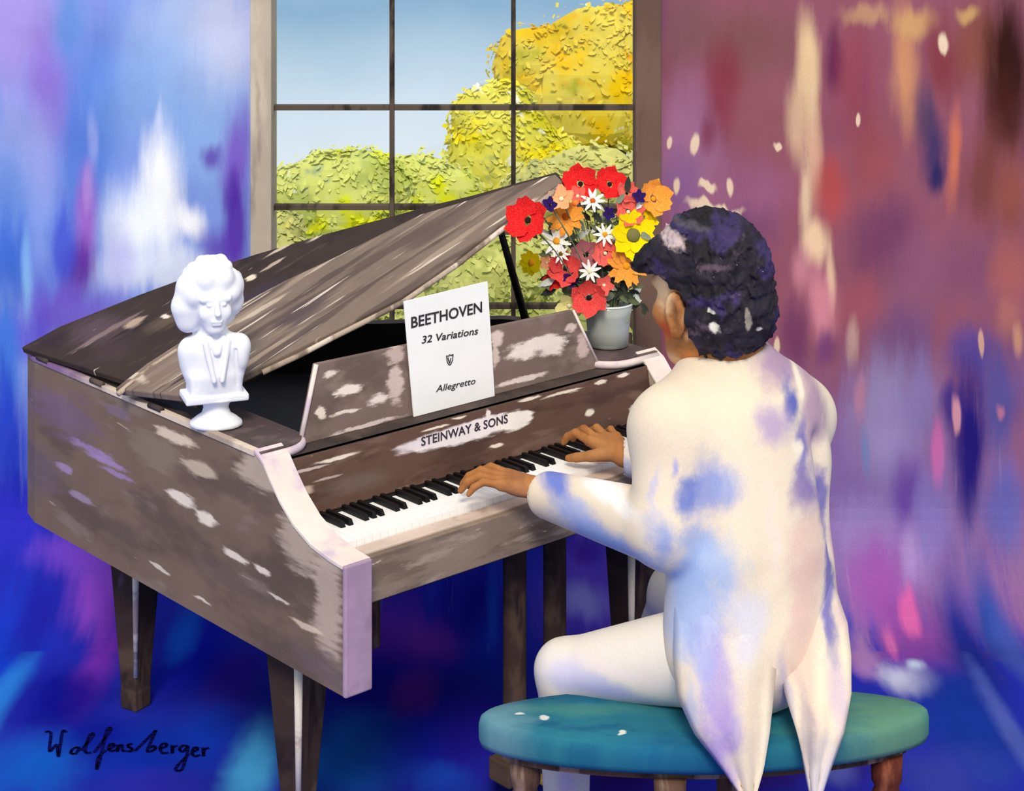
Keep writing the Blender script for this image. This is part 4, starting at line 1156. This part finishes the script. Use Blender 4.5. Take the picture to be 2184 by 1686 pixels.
def flower(name, label, px, py, r, kind, col, eye, dY=0.0, cat='flower'):
    Y = vb.y + dY
    hpos = at(px, py, Y)
    foot = Vector((vb.x + frnd.uniform(-.018, .018), vb.y + frnd.uniform(-.018, .018), vb.z + .016))
    root = empty(name, foot)
    tag(root, label, cat, 'flowers of the bouquet')
    rel = hpos - foot
    c = at(1270, 540, vb.y)
    n = Vector(((hpos.x - c.x) * 2.2, -.85, (hpos.z - c.z) * 1.6 + .15)).normalized()
    e1 = Vector((0, 0, 1)).cross(n).normalized(); e2 = n.cross(e1)
    R = Matrix((e1, e2, n)).transposed().to_4x4()
    R = Matrix.Translation(rel) @ R @ Matrix.Rotation(frnd.uniform(0, 6.28), 4, 'Z')
    mes, cnt, cr = PK[kind]
    rm = r * VM * 1.25
    for k in range(cnt):
        me = mes[k % len(mes)]
        key = me.name + col
        if key not in shared:
            m2 = me.copy(); m2.materials.clear(); m2.materials.append(pmat[col]); shared[key] = m2
        o = bpy.data.objects.new('petal', shared[key]); COL.objects.link(o); o.parent = root
        o.matrix_local = R @ Matrix.Rotation(2 * math.pi * k / cnt + frnd.uniform(-.12, .12), 4, 'Z') @ Matrix.Rotation(-.1 + frnd.uniform(-.12, .12), 4, 'Y') @ Matrix.Translation((0, 0, .002 * (k % 2))) @ Matrix.Diagonal((rm, rm, rm, 1))
    ck = 'eye' + eye
    if ck not in shared:
        m2 = cen_me.copy(); m2.materials.clear(); m2.materials.append(cmat[eye]); shared[ck] = m2
    o = bpy.data.objects.new('center', shared[ck]); COL.objects.link(o); o.parent = root
    o.matrix_local = R @ Matrix.Diagonal((rm * cr, rm * cr, rm * cr, 1))
    lip = Vector((rel.x * .22, rel.y * .5, .125)); lip.x = max(-.05, min(.05, lip.x)); lip.y = max(-.045, min(.045, lip.y))
    back = rel - n * .008
    MB().tube([(0, 0, 0), lip * .55, lip, lip.lerp(back, .55) + Vector((0, .02, .01)), back], [.0022, .0022, .002, .002, .0022], 6).build('stem', m_stem, root, True)
    return root


shared = {}
FL = [
 ('red_poppy', 'red poppy at the very top left of the bouquet', 1238, 392, 33, 'poppy', 'red', 'dark', .01), ('red_poppy', 'red poppy at the very top right of the bouquet', 1300, 393, 30, 'poppy', 'red', 'dark', .02),
 ('red_poppy', 'large red poppy at the left edge of the bouquet', 1126, 470, 38, 'poppy', 'red', 'dark', -.23), ('coral_bloom', 'coral bloom under the top left red poppy', 1232, 418, 18, 'small', 'coral', 'cream', -.03),
 ('violet_flower', 'small dark violet flower beside the left red poppy', 1173, 437, 14, 'small', 'purple', 'dark', -.14), ('orange_gerbera', 'orange gerbera in the upper left of the bouquet', 1207, 462, 34, 'gerbera', 'orange', 'rust', -.05),
 ('peach_bloom', 'peach bloom above the upper left orange gerbera', 1197, 424, 24, 'small', 'peach', 'cream', -.08), ('white_daisy', 'white daisy below the two top poppies', 1264, 428, 21, 'daisy', 'white', 'rust', -.05),
 ('coral_bloom', 'coral bloom right of the top poppies', 1337, 412, 20, 'poppy', 'coral', 'dark', -.01), ('violet_flower', 'small dark violet flower at the upper right of the bouquet', 1362, 420, 13, 'small', 'purple', 'dark', -.03),
 ('orange_gerbera', 'orange gerbera at the upper right edge of the bouquet', 1393, 424, 33, 'poppy', 'orange', 'ochre', .02), ('coral_poppy', 'wide coral poppy above the big yellow flower', 1340, 452, 27, 'poppy', 'coral', 'cream', -.03),
 ('violet_flower', 'small violet flower in the middle of the bouquet', 1298, 456, 12, 'small', 'purple', 'dark', -.04), ('yellow_flower', 'big yellow flower with an olive eye beside the pianist', 1350, 502, 42, 'sun', 'yellow', 'grey', -.05),
 ('white_daisy', 'white daisy with orange eye on the left of the bouquet', 1187, 514, 27, 'daisy', 'white', 'ochre', -.06), ('white_daisy', 'small white daisy with brown eye low on the left', 1196, 541, 17, 'daisy', 'white', 'brown', -.07),
 ('yellow_flower', 'small yellow flower at the lower left edge of the bouquet', 1134, 560, 22, 'sun', 'yellow', 'ochre', -.02), ('mauve_bloom', 'dusky mauve bloom in the centre of the bouquet', 1250, 543, 27, 'poppy', 'mauve', 'dark', -.04),
 ('coral_bloom', 'coral bloom right of the dusky mauve bloom', 1291, 540, 24, 'poppy', 'coral', 'cream', -.05), ('red_poppy', 'rosy red poppy at the lower left of the bouquet', 1206, 572, 30, 'poppy', 'rose', 'dark', -.06),
 ('red_poppy', 'little red poppy drooping at the lower left', 1180, 597, 18, 'small', 'red', 'dark', -.04), ('orange_gerbera', 'orange gerbera below the big yellow flower', 1336, 566, 36, 'gerbera', 'orange', 'ochre', -.06),
 ('violet_flower', 'small violet flower low in the bouquet', 1217, 596, 14, 'small', 'purple', 'dark', -.07), ('red_poppy', 'rosy red poppy hanging over the vase rim', 1256, 634, 32, 'poppy', 'rose', 'dark', -.08),
 ('coral_bloom', 'small coral bloom just above the vase', 1288, 608, 18, 'small', 'coral', 'cream', -.08), ('lemon_bloom', 'pale lemon bloom hanging left of the vase', 1214, 652, 24, 'small', 'lemon', 'cream', -.06),
 ('yellow_flower', 'small yellow bloom right of the coral poppy', 1384, 466, 18, 'small', 'yellow', 'ochre', .0), ('peach_bloom', 'peach bud at the lower left above the red poppy', 1166, 560, 13, 'small', 'peach', 'cream', -.05),
 ('white_daisy', 'white daisy in the middle right of the bouquet', 1290, 500, 20, 'daisy', 'white', 'ochre', -.05), ('white_daisy', 'white daisy low in the middle of the bouquet', 1258, 578, 20, 'daisy', 'white', 'cream', -.07),
]
for a in FL: flower(*a)
# leafy sprigs filling the bouquet
m_lf = [plain('leaf_sage', (128, 138, 116), .9, .05, .15, 20), plain('leaf_olive', (104, 112, 82), .9, .05, .2, 20), plain('leaf_pale', (214, 220, 208), .9, .05, .1, 20), plain('leaf_dark', (52, 56, 50), .9, .05, .2, 20)]
leaf_me = []
for m in m_lf:
    me = MB().add([(0, 0, 0), (.35, -.2, .03), (.35, .0, -.02), (.35, .2, .03), (.7, -.16, .02), (.7, 0, -.03), (.7, .16, .02), (1, 0, 0)], [(0, 1, 2), (0, 2, 3), (1, 4, 5, 2), (2, 5, 6, 3), (4, 7, 5), (5, 7, 6)]).mesh('leaf', True)
    me.materials.append(m); leaf_me.append(me)
SPR = [('left edge', 1150, 500), ('upper left', 1180, 470), ('top', 1270, 405), ('upper right', 1320, 430), ('right edge', 1375, 460), ('centre', 1250, 500), ('centre right', 1305, 510), ('lower left', 1165, 590), ('lower centre', 1240, 585), ('lower right', 1310, 600), ('vase right side', 1365, 640), ('vase left side', 1230, 615)]
for i, (wh, px, py) in enumerate(SPR):
    foot = Vector((vb.x + frnd.uniform(-.02, .02), vb.y + frnd.uniform(-.02, .02), vb.z + .016))
    root = empty('leafy_sprig', foot)
    tag(root, 'grey green leafy sprig at the %s of the bouquet' % wh if 'vase' not in wh else 'grey green leafy sprig on the %s' % wh, 'sprig', 'greenery of the bouquet')
    tip = at(px, py, vb.y - .015) - foot
    lip = Vector((max(-.05, min(.05, tip.x * .25)), max(-.045, min(.045, tip.y * .5)), .125))
    pts = [Vector((0, 0, 0)), lip * .55, lip, lip.lerp(tip, .5) + Vector((0, .01, .01)), tip]
    MB().tube(pts, [.002] * 5, 6).build('stem', m_stem, root, True)
    for k in range(22):
        t = frnd.uniform(.15, 1.0)
        p = lip.lerp(tip, t) + Vector((frnd.uniform(-.035, .035), frnd.uniform(-.03, .03), frnd.uniform(-.03, .03)))
        o = bpy.data.objects.new('leaf', frnd.choice(leaf_me)); COL.objects.link(o); o.parent = root
        n = Vector((frnd.uniform(-.5, .5), -1, frnd.uniform(-.2, .6))).normalized()
        a = frnd.uniform(0, 6.28); e1 = n.orthogonal().normalized(); e2 = n.cross(e1)
        e1, e2 = e1 * math.cos(a) + e2 * math.sin(a), e2 * math.cos(a) - e1 * math.sin(a)
        L_ = frnd.uniform(.03, .055)
        o.matrix_local = Matrix.Translation(p) @ Matrix((e1, e2, n)).transposed().to_4x4() @ Matrix.Diagonal((L_, L_, L_, 1))

# ================================================================== BENCH
ZS = 0.50                                             # seat height
bc = onz(1503, 1524, ZS)
bench = empty('piano_bench', (bc.x, bc.y, 0), math.radians(2))
tag(bench, 'oval teal cushioned piano bench under the seated pianist', 'bench')
BA, BB_ = .505, .158
m_teal = wash('cushion_teal', (40, 112, 132), [(.42, -.05, .24, .3, (96, 140, 114), .9, .9), (-.45, .0, .10, .2, (120, 160, 172), .6, .8), (-.25, .02, .22, .05, (70, 130, 124), .7, .8), (-.05, -.15, .25, .09, (18, 84, 128), .8, .8), (-.3, .08, .2, .05, (28, 92, 126), .7, .8), (-.36, -.03, .012, .012, (220, 226, 220), .9, .5), (-.40, -.01, .012, .010, (220, 226, 220), .9, .5), (-.2, -.09, .012, .010, (220, 226, 210), .9, .5)],
              (0, 1), ((6, 9, 1), (.04, .03)), ((30, 60, 1), (.01, .008)), var=.12, mottle=[((58, 128, 128), (5, 14, 1), .48, .62, .7), ((26, 88, 124), (6, 18, 1), .55, .68, .7)], rag=((9, 40, 1), .4))


def sup(a, n=1.75):
    c_, s_ = math.cos(a), math.sin(a)
    return (math.copysign(abs(c_) ** (2 / n), c_), math.copysign(abs(s_) ** (2 / n), s_))


mb = MB(); vs_, fs = [], []
prof = [(.86, -.062), (.97, -.058), (1.0, -.044), (1.0, -.022), (.975, -.007), (.92, .0), (.6, .006), (.2, .008)]
NS = 64
for q, z_ in prof:
    for k in range(NS):
        x, y = sup(2 * math.pi * k / NS)
        vs_.append((x * (BA - (1 - q) * .17), y * (BB_ - (1 - q) * .17), ZS + z_ + .012 * x * x * (z_ > -.03) * q))
for i in range(len(prof) - 1):
    for k in range(NS):
        l = (k + 1) % NS
        fs.append((i * NS + k, i * NS + l, (i + 1) * NS + l, (i + 1) * NS + k))
fs.append(tuple(range(NS))[::-1]); fs.append(tuple(range((len(prof) - 1) * NS, len(prof) * NS)))
mb.add(vs_, fs); mb.build('cushion', m_teal, bench, True)
m_bleg = wash('bench_leg_brown', (98, 74, 62), (), (0, 2), None, None, mottle=[((60, 42, 38), (18, 4, 1), .46, .6, .9), ((150, 126, 110), (20, 3, 1), .55, .66, .8)], var=.1)
m_bleg2 = wash('bench_leg_rust', (128, 66, 44), (), (0, 2), None, None, mottle=[((92, 44, 36), (14, 6, 1), .46, .6, .9), ((156, 92, 66), (18, 5, 1), .55, .66, .8)], var=.1)
mb = MB(); vs_ = []
for z_ in (ZS - .085, ZS - .060):
    for k in range(48):
        x, y = sup(2 * math.pi * k / 48); vs_.append((x * (BA - .05), y * (BB_ - .04), z_))
mb.add(vs_, [(k, (k + 1) % 48, 48 + (k + 1) % 48, 48 + k) for k in range(48)] + [tuple(range(48))[::-1], tuple(range(48, 96))]).build('apron', m_bleg, bench)
for px, fy, mt in ((1120, .0, m_bleg), (1425, -.115, m_bleg), (1893, -.02, m_bleg2), (1560, .115, m_bleg)):
    x = (px - CX) / F * (bc.y + fy) - bc.x
    MB().lathe([(.020, 0), (.026, .02), (.022, .05), (.027, .22), (.032, .33), (.026, .345), (.034, .36), (.036, ZS - .083)], (x, fy, 0), 16).build('leg', mt, bench, True)

# ================================================================== THE PIANIST
pb = Vector((.56, 4.25, 0))
fwd = SDIR.copy(); lft = -KDIR                         # facing the keyboard; his left is towards the room
UP = Vector((0, 0, 1))
AXP = (KDIR, SDIR, UP)
J = dict(pelvis=at(1605, 1385, 4.26), waist=at(1602, 1210, 4.30), chest=at(1585, 1000, 4.37), upper=at(1575, 880, 4.40), neck=at(1555, 800, 4.42),
         ls=at(1430, 915, 4.27), le=at(1425, 1130, 4.20), lw=at(1178, 1058, 4.52), rs=at(1700, 885, 4.56), re=Vector((.63, 4.76, .89)), rw=Vector((.305, 4.80, .880)),
         lh=at(1520, 1395, 4.22), lk=at(1205, 1428, 4.37), la=Vector((.128, 4.39, .10)), rh=at(1640, 1400, 4.36), rk=Vector((.42, 4.72, .565)), ra=Vector((.30, 4.98, .10)))
HC = at(1508, 605, 4.42)                               # centre of the head
hf = (Vector((-.66, .75, 0))).normalized(); hl = Vector((-hf.y, hf.x, 0)); hu = Vector((0, 0, 1))
hf = (hf - hu * .12).normalized(); hu = hl.cross(hf) * -1 if hl.cross(hf).z < 0 else hl.cross(hf)
hu = hf.cross(hl); AXH = (hf, hl, hu)


def hd(f, l, u):
    return HC + hf * f + hl * l + hu * u


S = SDF((-.20, 3.98, 0.0), (.92, 5.22, 1.66), .0046)
# head
S.ell(hd(-.012, 0, .02), (.132, .108, .138), AXH, .02)
S.ell(hd(.045, 0, -.065), (.088, .084, .115), AXH, .035)
S.ell(hd(.082, 0, -.150), (.045, .046, .036), AXH, .035)                  # chin
S.cone(hd(-.02, .066, -.10), hd(.06, .040, -.155), .036, .032, .03)         # jaw
S.cone(hd(-.02, -.066, -.10), hd(.06, -.040, -.155), .036, .032, .03)
S.cone(hd(.112, -.050, .010), hd(.112, .050, .010), .016, .016, .018)      # brow
for q in (-1, 1):
    S.ell(hd(.118, q * .036, -.018), (.018, .020, .013), AXH, .010, True)  # eye socket
    S.ell(hd(.104, q * .036, -.018), (.015, .016, .012), AXH, .003)
    S.ell(hd(.080, q * .062, -.062), (.036, .032, .032), AXH, .02)         # cheek
S.cone(hd(.118, 0, -.005), hd(.146, 0, -.066), .012, .017, .014)           # nose
S.cone(hd(.120, -.024, -.104), hd(.120, .024, -.104), .010, .010, .008)    # lips
S.cone(hd(.117, -.020, -.118), hd(.117, .020, -.118), .011, .011, .008)
for q in (1, -1):                                                            # ears
    S.ell(hd(-.004, q * .116, -.050), (.031, .014, .050), AXH, .006)
    S.ell(hd(.0, q * .128, -.044), (.017, .008, .030), AXH, .004, True)
    S.ell(hd(.002, q * .115, -.092), (.016, .010, .018), AXH, .008)
S.cone(hd(-.035, 0, -.08), J['neck'] + Vector((0, 0, -.02)), .084, .088, .03)
# trunk, arms, legs under the clothes
S.ell(J['chest'], (.20, .12, .2), AXP, .04); S.ell(J['waist'], (.16, .11, .2), AXP, .05); S.ell(J['pelvis'], (.18, .13, .11), AXP, .05)
S.cone(J['ls'], J['rs'], .055, .055, .05); S.cone(J['neck'], J['chest'], .09, .12, .05)
for a, b, c in (('ls', 'le', 'lw'), ('rs', 're', 'rw')):
    S.cone(J[a], J[b], .060, .048, .03); S.cone(J[b], J[c], .046, .031, .02)
for a, b, c in (('lh', 'lk', 'la'), ('rh', 'rk', 'ra')):
    S.cone(J[a], J[b], .075, .046, .04); S.cone(J[b], J[c], .044, .034, .03)
    S.cone(J[c], J[c] + (fwd * .13 - UP * .06), .035, .03, .02)


def hand(W_, f, thumb, sc, arm, spread=1.0, curl=1.0):
    f = f.normalized(); t = (thumb - f * thumb.dot(f)).normalized(); u = Vector((0, 0, 1)); u = (u - f * u.dot(f)).normalized()
    K = [W_ + f * .088 * sc * a + t * b * sc + u * .012 * sc for a, b in ((.98, .033), (1.04, .011), (1.0, -.012), (.92, -.033))]
    for k in K: S.cone(W_, k, .021 * sc, .0125 * sc, .010)
    S.ell(W_ + f * .05 * sc, (.034 * sc, .030 * sc, .015 * sc), (f, t, u), .012)
    for i, (k, L_) in enumerate(zip(K, (.95, 1.06, .99, .78))):
        fan = (1.0 - i) * .16 * spread + .06
        d = (f + t * fan).normalized()
        p1 = k + (d * 1.0 + u * .18) * .046 * sc * L_
        p2 = p1 + (d * .90 - u * .50 * curl) * .029 * sc * L_
        p3 = p2 + (d * .62 - u * .80 * curl) * .022 * sc * L_
        r = .0093 * sc * (.85 if i == 3 else 1)
        S.cone(k, p1, r * 1.12, r, .004); S.cone(p1, p2, r, r * .92, .003); S.cone(p2, p3, r * .92, r * .78, .003)
    b0 = W_ + f * .022 * sc + t * .020 * sc; b1 = b0 + (f * .55 + t * .8 - u * .15) * .045 * sc
    b2 = b1 + (f * .85 + t * .45 - u * .25) * .036 * sc; b3 = b2 + (f * .95 + t * .2 - u * .3) * .026 * sc
    S.cone(b0, b1, .017 * sc, .0125 * sc, .008); S.cone(b1, b2, .0115 * sc, .0105 * sc, .004); S.cone(b2, b3, .0105 * sc, .0085 * sc, .003)
    S.cone(arm, W_, .027 * sc, .022 * sc, .012)


hand(at(1160, 1044, 4.545), Vector((-.94, .30, .0)), Vector((.3, .94, 0)), 1.18, J['lw'].lerp(J['le'], .12), 1.2)
hand(Vector((.286, 4.815, .882)), Vector((-.50, .86, .0)), Vector((-.86, -.50, 0)), 1.18, J['rw'].lerp(J['re'], .12), 1.0)


def cb(px, py, rx, ry, c, op=.8, soft=.8, Y=4.25):      # blotch on the clothes in object (x, z)
    p = at(px, py, Y)
    return (p.x - pb.x, p.z, rx * Y / F, ry * Y / F, c, op, soft)


m_skin = wash('skin_warm_brown', (170, 112, 62), [cb(1412, 615, 24, 60, (242, 204, 156), .9, .9, 4.42), cb(1412, 705, 26, 40, (212, 92, 46), .9, .9, 4.42), cb(1436, 765, 30, 30, (238, 190, 140), .8, .9, 4.42), cb(1398, 745, 14, 60, (244, 214, 176), .8, .9, 4.42), cb(1452, 650, 14, 24, (214, 160, 112), .8, .9, 4.42), cb(1458, 690, 12, 24, (226, 176, 132), .7, .9, 4.42), cb(1580, 755, 110, 26, (160, 92, 24), .85, .9, 4.42), cb(1420, 570, 40, 16, (130, 78, 30), .8, .9, 4.42), cb(1470, 740, 40, 20, (214, 130, 66), .6, .9, 4.42),  # pale blotches paint highlights on the forehead and face
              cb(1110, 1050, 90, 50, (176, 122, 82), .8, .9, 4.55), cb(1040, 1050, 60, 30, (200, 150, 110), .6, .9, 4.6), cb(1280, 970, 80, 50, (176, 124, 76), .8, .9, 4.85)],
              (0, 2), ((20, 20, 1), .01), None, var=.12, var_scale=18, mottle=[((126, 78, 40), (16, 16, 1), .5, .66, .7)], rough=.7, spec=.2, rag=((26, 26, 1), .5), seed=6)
person = link('person', S.mesh('person', pb), m_skin, None, loc=pb)
tag(person, 'pianist in a cream tailcoat seated at the keyboard, both hands playing', 'person')
del S

# ---- hair
S = SDF((HC.x - .26, HC.y - .26, HC.z - .28), (HC.x + .26, HC.y + .26, HC.z + .25), .0042)
S.ell(hd(-.018, 0, .030), (.152, .130, .148), AXH, .02)
S.ell(hd(-.050, 0, -.060), (.118, .122, .110), AXH, .03)
S.cone(hd(.10, .060, .055), hd(.10, -.060, .055), .050, .050, .03)
S.ell(hd(.135, .045, .048), (.030, .05, .028), AXH, .02)
S.rough(.0075, 85, 1.0); S.rough(.005, 190, 2.3)
# clear the face and the ears
S.box(hd(.18, 0, -.172), (.172, .2, .205), .03, AXH, .006, True)
S.box(hd(.0, 0, -.185), (.036, .2, .19), .02, AXH, .006, True)
m_hair = wash('hair_ink', (38, 31, 42), [cb(1440, 520, 30, 24, (206, 184, 184), .8, .6, 4.3), cb(1470, 490, 60, 12, (92, 84, 96), .7, .8, 4.3), cb(1620, 700, 12, 10, (214, 206, 196), .8, .6, 4.3), cb(1520, 690, 14, 10, (226, 222, 206), .9, .5, 4.3), cb(1515, 655, 8, 8, (220, 220, 206), .9, .5, 4.3), cb(1590, 675, 10, 26, (180, 170, 150), .7, .5, 4.3)],  # pale blotches paint highlights into the dark hair
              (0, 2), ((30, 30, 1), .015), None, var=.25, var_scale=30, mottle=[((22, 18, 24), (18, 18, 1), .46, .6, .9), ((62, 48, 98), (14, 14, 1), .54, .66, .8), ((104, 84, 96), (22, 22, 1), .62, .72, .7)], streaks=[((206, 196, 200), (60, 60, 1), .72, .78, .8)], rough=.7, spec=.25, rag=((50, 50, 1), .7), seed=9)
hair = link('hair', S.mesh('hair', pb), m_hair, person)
tag(hair, 'short wavy blue-black hair')
del S

# ---- tailcoat
S = SDF((-.05, 3.95, .42), (.98, 5.0, 1.36), .0062)
S.ell(J['pelvis'] + Vector((0, 0, .03)), (.235, .165, .16), AXP, .05)
S.ell(J['waist'], (.228, .160, .24), AXP, .06)
S.ell(J['chest'], (.248, .168, .22), AXP, .06)
S.ell(J['upper'], (.225, .150, .13), AXP, .05)
S.cone(J['ls'], J['rs'], .080, .078, .07)
S.cone(J['neck'] + Vector((0, 0, -.005)), J['upper'], .095, .13, .05)
S.cone(J['neck'], J['ls'], .085, .070, .07); S.cone(J['neck'], J['rs'], .085, .068, .07)
S.cone(J['ls'], J['le'], .088, .080, .035); S.cone(J['le'], J['lw'] + (J['lw'] - J['le']).normalized() * .01, .083, .056, .03)
S.cone(J['rs'], J['re'], .078, .076, .035); S.cone(J['re'], J['rw'] + (J['rw'] - J['re']).normalized() * -.01, .076, .052, .03)
# cuff openings, neck opening, folds
dl = (J['lw'] - J['le']).normalized(); S.cone(J['lw'] + dl * .03, J['lw'] + dl * .10, .042, .05, .004, True)
dr_ = (J['rw'] - J['re']).normalized(); S.cone(J['rw'] + dr_ * .03, J['rw'] + dr_ * .10, .040, .05, .004, True)
S.cone(J['neck'] + Vector((-.01, 0, .062)), J['neck'] + Vector((-.02, .01, .16)), .092, .11, .008, True)
for a, b, r in (((1475, 1060, 4.10), (1500, 1160, 4.10), .022), ((1645, 900, 4.16), (1655, 1220, 4.10), .020), ((1745, 950, 4.34), (1770, 1160, 4.32), .020)):
    S.cone(at(*a), at(*b), r, r, .05, True)
m_coat = wash('coat_cream_blue_shade', (230, 214, 190), [  # blue washes are shade painted onto the sleeve and left side
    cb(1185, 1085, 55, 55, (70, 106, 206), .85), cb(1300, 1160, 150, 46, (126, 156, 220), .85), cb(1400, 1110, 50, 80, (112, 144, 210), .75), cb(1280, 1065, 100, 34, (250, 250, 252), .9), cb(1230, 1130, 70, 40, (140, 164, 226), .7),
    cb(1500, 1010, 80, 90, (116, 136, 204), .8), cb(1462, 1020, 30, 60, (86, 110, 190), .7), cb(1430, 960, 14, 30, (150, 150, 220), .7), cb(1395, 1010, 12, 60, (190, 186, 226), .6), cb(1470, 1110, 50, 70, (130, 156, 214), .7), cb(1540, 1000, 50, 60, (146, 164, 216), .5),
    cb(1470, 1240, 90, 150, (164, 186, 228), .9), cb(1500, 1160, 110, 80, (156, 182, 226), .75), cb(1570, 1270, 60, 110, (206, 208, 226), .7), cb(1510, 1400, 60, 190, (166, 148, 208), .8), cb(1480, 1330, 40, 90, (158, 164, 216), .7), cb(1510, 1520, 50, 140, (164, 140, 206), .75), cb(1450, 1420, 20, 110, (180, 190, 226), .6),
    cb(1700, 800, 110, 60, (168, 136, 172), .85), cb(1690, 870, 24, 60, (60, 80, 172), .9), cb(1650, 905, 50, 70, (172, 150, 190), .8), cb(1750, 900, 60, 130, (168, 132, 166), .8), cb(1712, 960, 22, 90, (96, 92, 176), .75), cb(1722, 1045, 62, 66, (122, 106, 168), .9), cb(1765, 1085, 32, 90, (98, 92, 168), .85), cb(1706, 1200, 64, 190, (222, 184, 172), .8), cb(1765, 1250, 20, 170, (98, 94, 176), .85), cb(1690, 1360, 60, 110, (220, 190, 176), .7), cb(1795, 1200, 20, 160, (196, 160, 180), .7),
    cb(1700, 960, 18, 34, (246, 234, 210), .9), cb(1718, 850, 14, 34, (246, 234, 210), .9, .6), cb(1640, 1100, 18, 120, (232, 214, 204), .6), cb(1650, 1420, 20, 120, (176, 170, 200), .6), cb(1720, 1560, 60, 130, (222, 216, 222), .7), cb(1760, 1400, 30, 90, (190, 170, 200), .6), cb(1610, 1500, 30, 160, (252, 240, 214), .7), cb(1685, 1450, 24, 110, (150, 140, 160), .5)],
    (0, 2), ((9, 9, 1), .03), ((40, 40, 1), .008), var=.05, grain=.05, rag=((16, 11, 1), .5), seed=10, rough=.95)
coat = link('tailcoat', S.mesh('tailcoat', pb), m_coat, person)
tag(coat, 'cream tailcoat with shade painted in blue and mauve washes')
del S


def tail(rows, yc, seed):
    """rows: (py, left px, right px); yc(py) distance; hangs as a folded sheet"""
    vs_, fs = [], []
    NX = 13
    ys = [r[0] for r in rows]
    pys = np.linspace(ys[0], ys[-1], 34)
    for py in pys:
        l = np.interp(py, ys, [r[1] for r in rows]); r = np.interp(py, ys, [r[2] for r in rows])
        for k in range(NX):
            t = k / (NX - 1)
            Y = yc(py) + .045 * (2 * t - 1) ** 2 * min(1, (r - l) / 200) + .006 * math.sin(t * 13 + seed + py * .01) * min(1, (py - ys[0]) / 150)
            vs_.append(at(l + (r - l) * t, py, Y) - pb)
    for i in range(len(pys) - 1):
        for k in range(NX - 1):
            a = i * NX + k
            fs.append((a, a + 1, a + NX + 1, a + NX))
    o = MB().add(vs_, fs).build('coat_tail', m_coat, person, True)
    so_ = o.modifiers.new('cloth', 'SOLIDIFY'); so_.thickness = .009; so_.offset = 0
    return o


ycl = lambda py: float(np.interp(py, [1150, 1300, 1430, 1500, 1560, 1720], [4.20, 4.115, 4.035, 4.005, 3.985, 3.975]))
ycr = lambda py: float(np.interp(py, [1150, 1300, 1430, 1500, 1560, 1720], [4.30, 4.20, 4.10, 4.035, 3.995, 3.985]))
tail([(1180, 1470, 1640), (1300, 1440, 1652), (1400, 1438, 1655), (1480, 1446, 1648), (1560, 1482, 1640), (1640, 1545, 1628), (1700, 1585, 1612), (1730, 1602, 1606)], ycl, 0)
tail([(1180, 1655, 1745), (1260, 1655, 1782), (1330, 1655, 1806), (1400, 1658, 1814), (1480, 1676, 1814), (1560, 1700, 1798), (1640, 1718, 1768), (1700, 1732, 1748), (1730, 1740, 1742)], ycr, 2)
# collar turned down round the neck
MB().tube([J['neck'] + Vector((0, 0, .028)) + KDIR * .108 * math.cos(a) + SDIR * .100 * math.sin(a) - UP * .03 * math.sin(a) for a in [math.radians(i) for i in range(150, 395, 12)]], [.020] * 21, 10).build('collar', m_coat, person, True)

# ---- trousers and shoes
S = SDF((-.02, 4.0, .05), (.85, 5.12, .78), .006)
S.ell(J['pelvis'] + Vector((0, 0, -.01)), (.205, .15, .105), AXP, .04)
S.cone(J['lh'], J['lk'], .112, .066, .05); S.cone(J['lk'], J['la'] + Vector((0, 0, .02)), .064, .050, .03)
S.cone(J['rh'], J['rk'], .100, .076, .05); S.cone(J['rk'], J['ra'] + Vector((0, 0, .02)), .070, .052, .03)
m_trou = wash('trouser_cream', (230, 222, 210), [cb(1290, 1470, 190, 40, (164, 164, 220), .85, .9), cb(1230, 1450, 90, 40, (206, 200, 232), .7, .9), cb(1330, 1425, 150, 22, (240, 222, 222), .7, .9), cb(1210, 1640, 30, 60, (206, 186, 224), .7, .8, 4.4)],
              (0, 2), ((9, 9, 1), .02), None, var=.04, grain=.04, rag=((14, 14, 1), .35), seed=12, rough=.95)
tr = link('trousers', S.mesh('trousers', pb), m_trou, person)
tag(tr, 'cream white trousers')
del S
for nm in ('la', 'ra'):
    q = J[nm]
    S = SDF((q.x - .3, q.y - .2, 0.0), (q.x + .2, q.y + .35, .2), .006)
    S.cone(Vector((q.x, q.y, .055)) - fwd * .03, Vector((q.x, q.y, .04)) + fwd * .17, .050, .038, .02)
    S.cone(Vector((q.x, q.y, .05)), Vector((q.x, q.y, .10)), .045, .048, .02)
    link('shoe', S.mesh('shoe', pb), m_black, person)
    del S
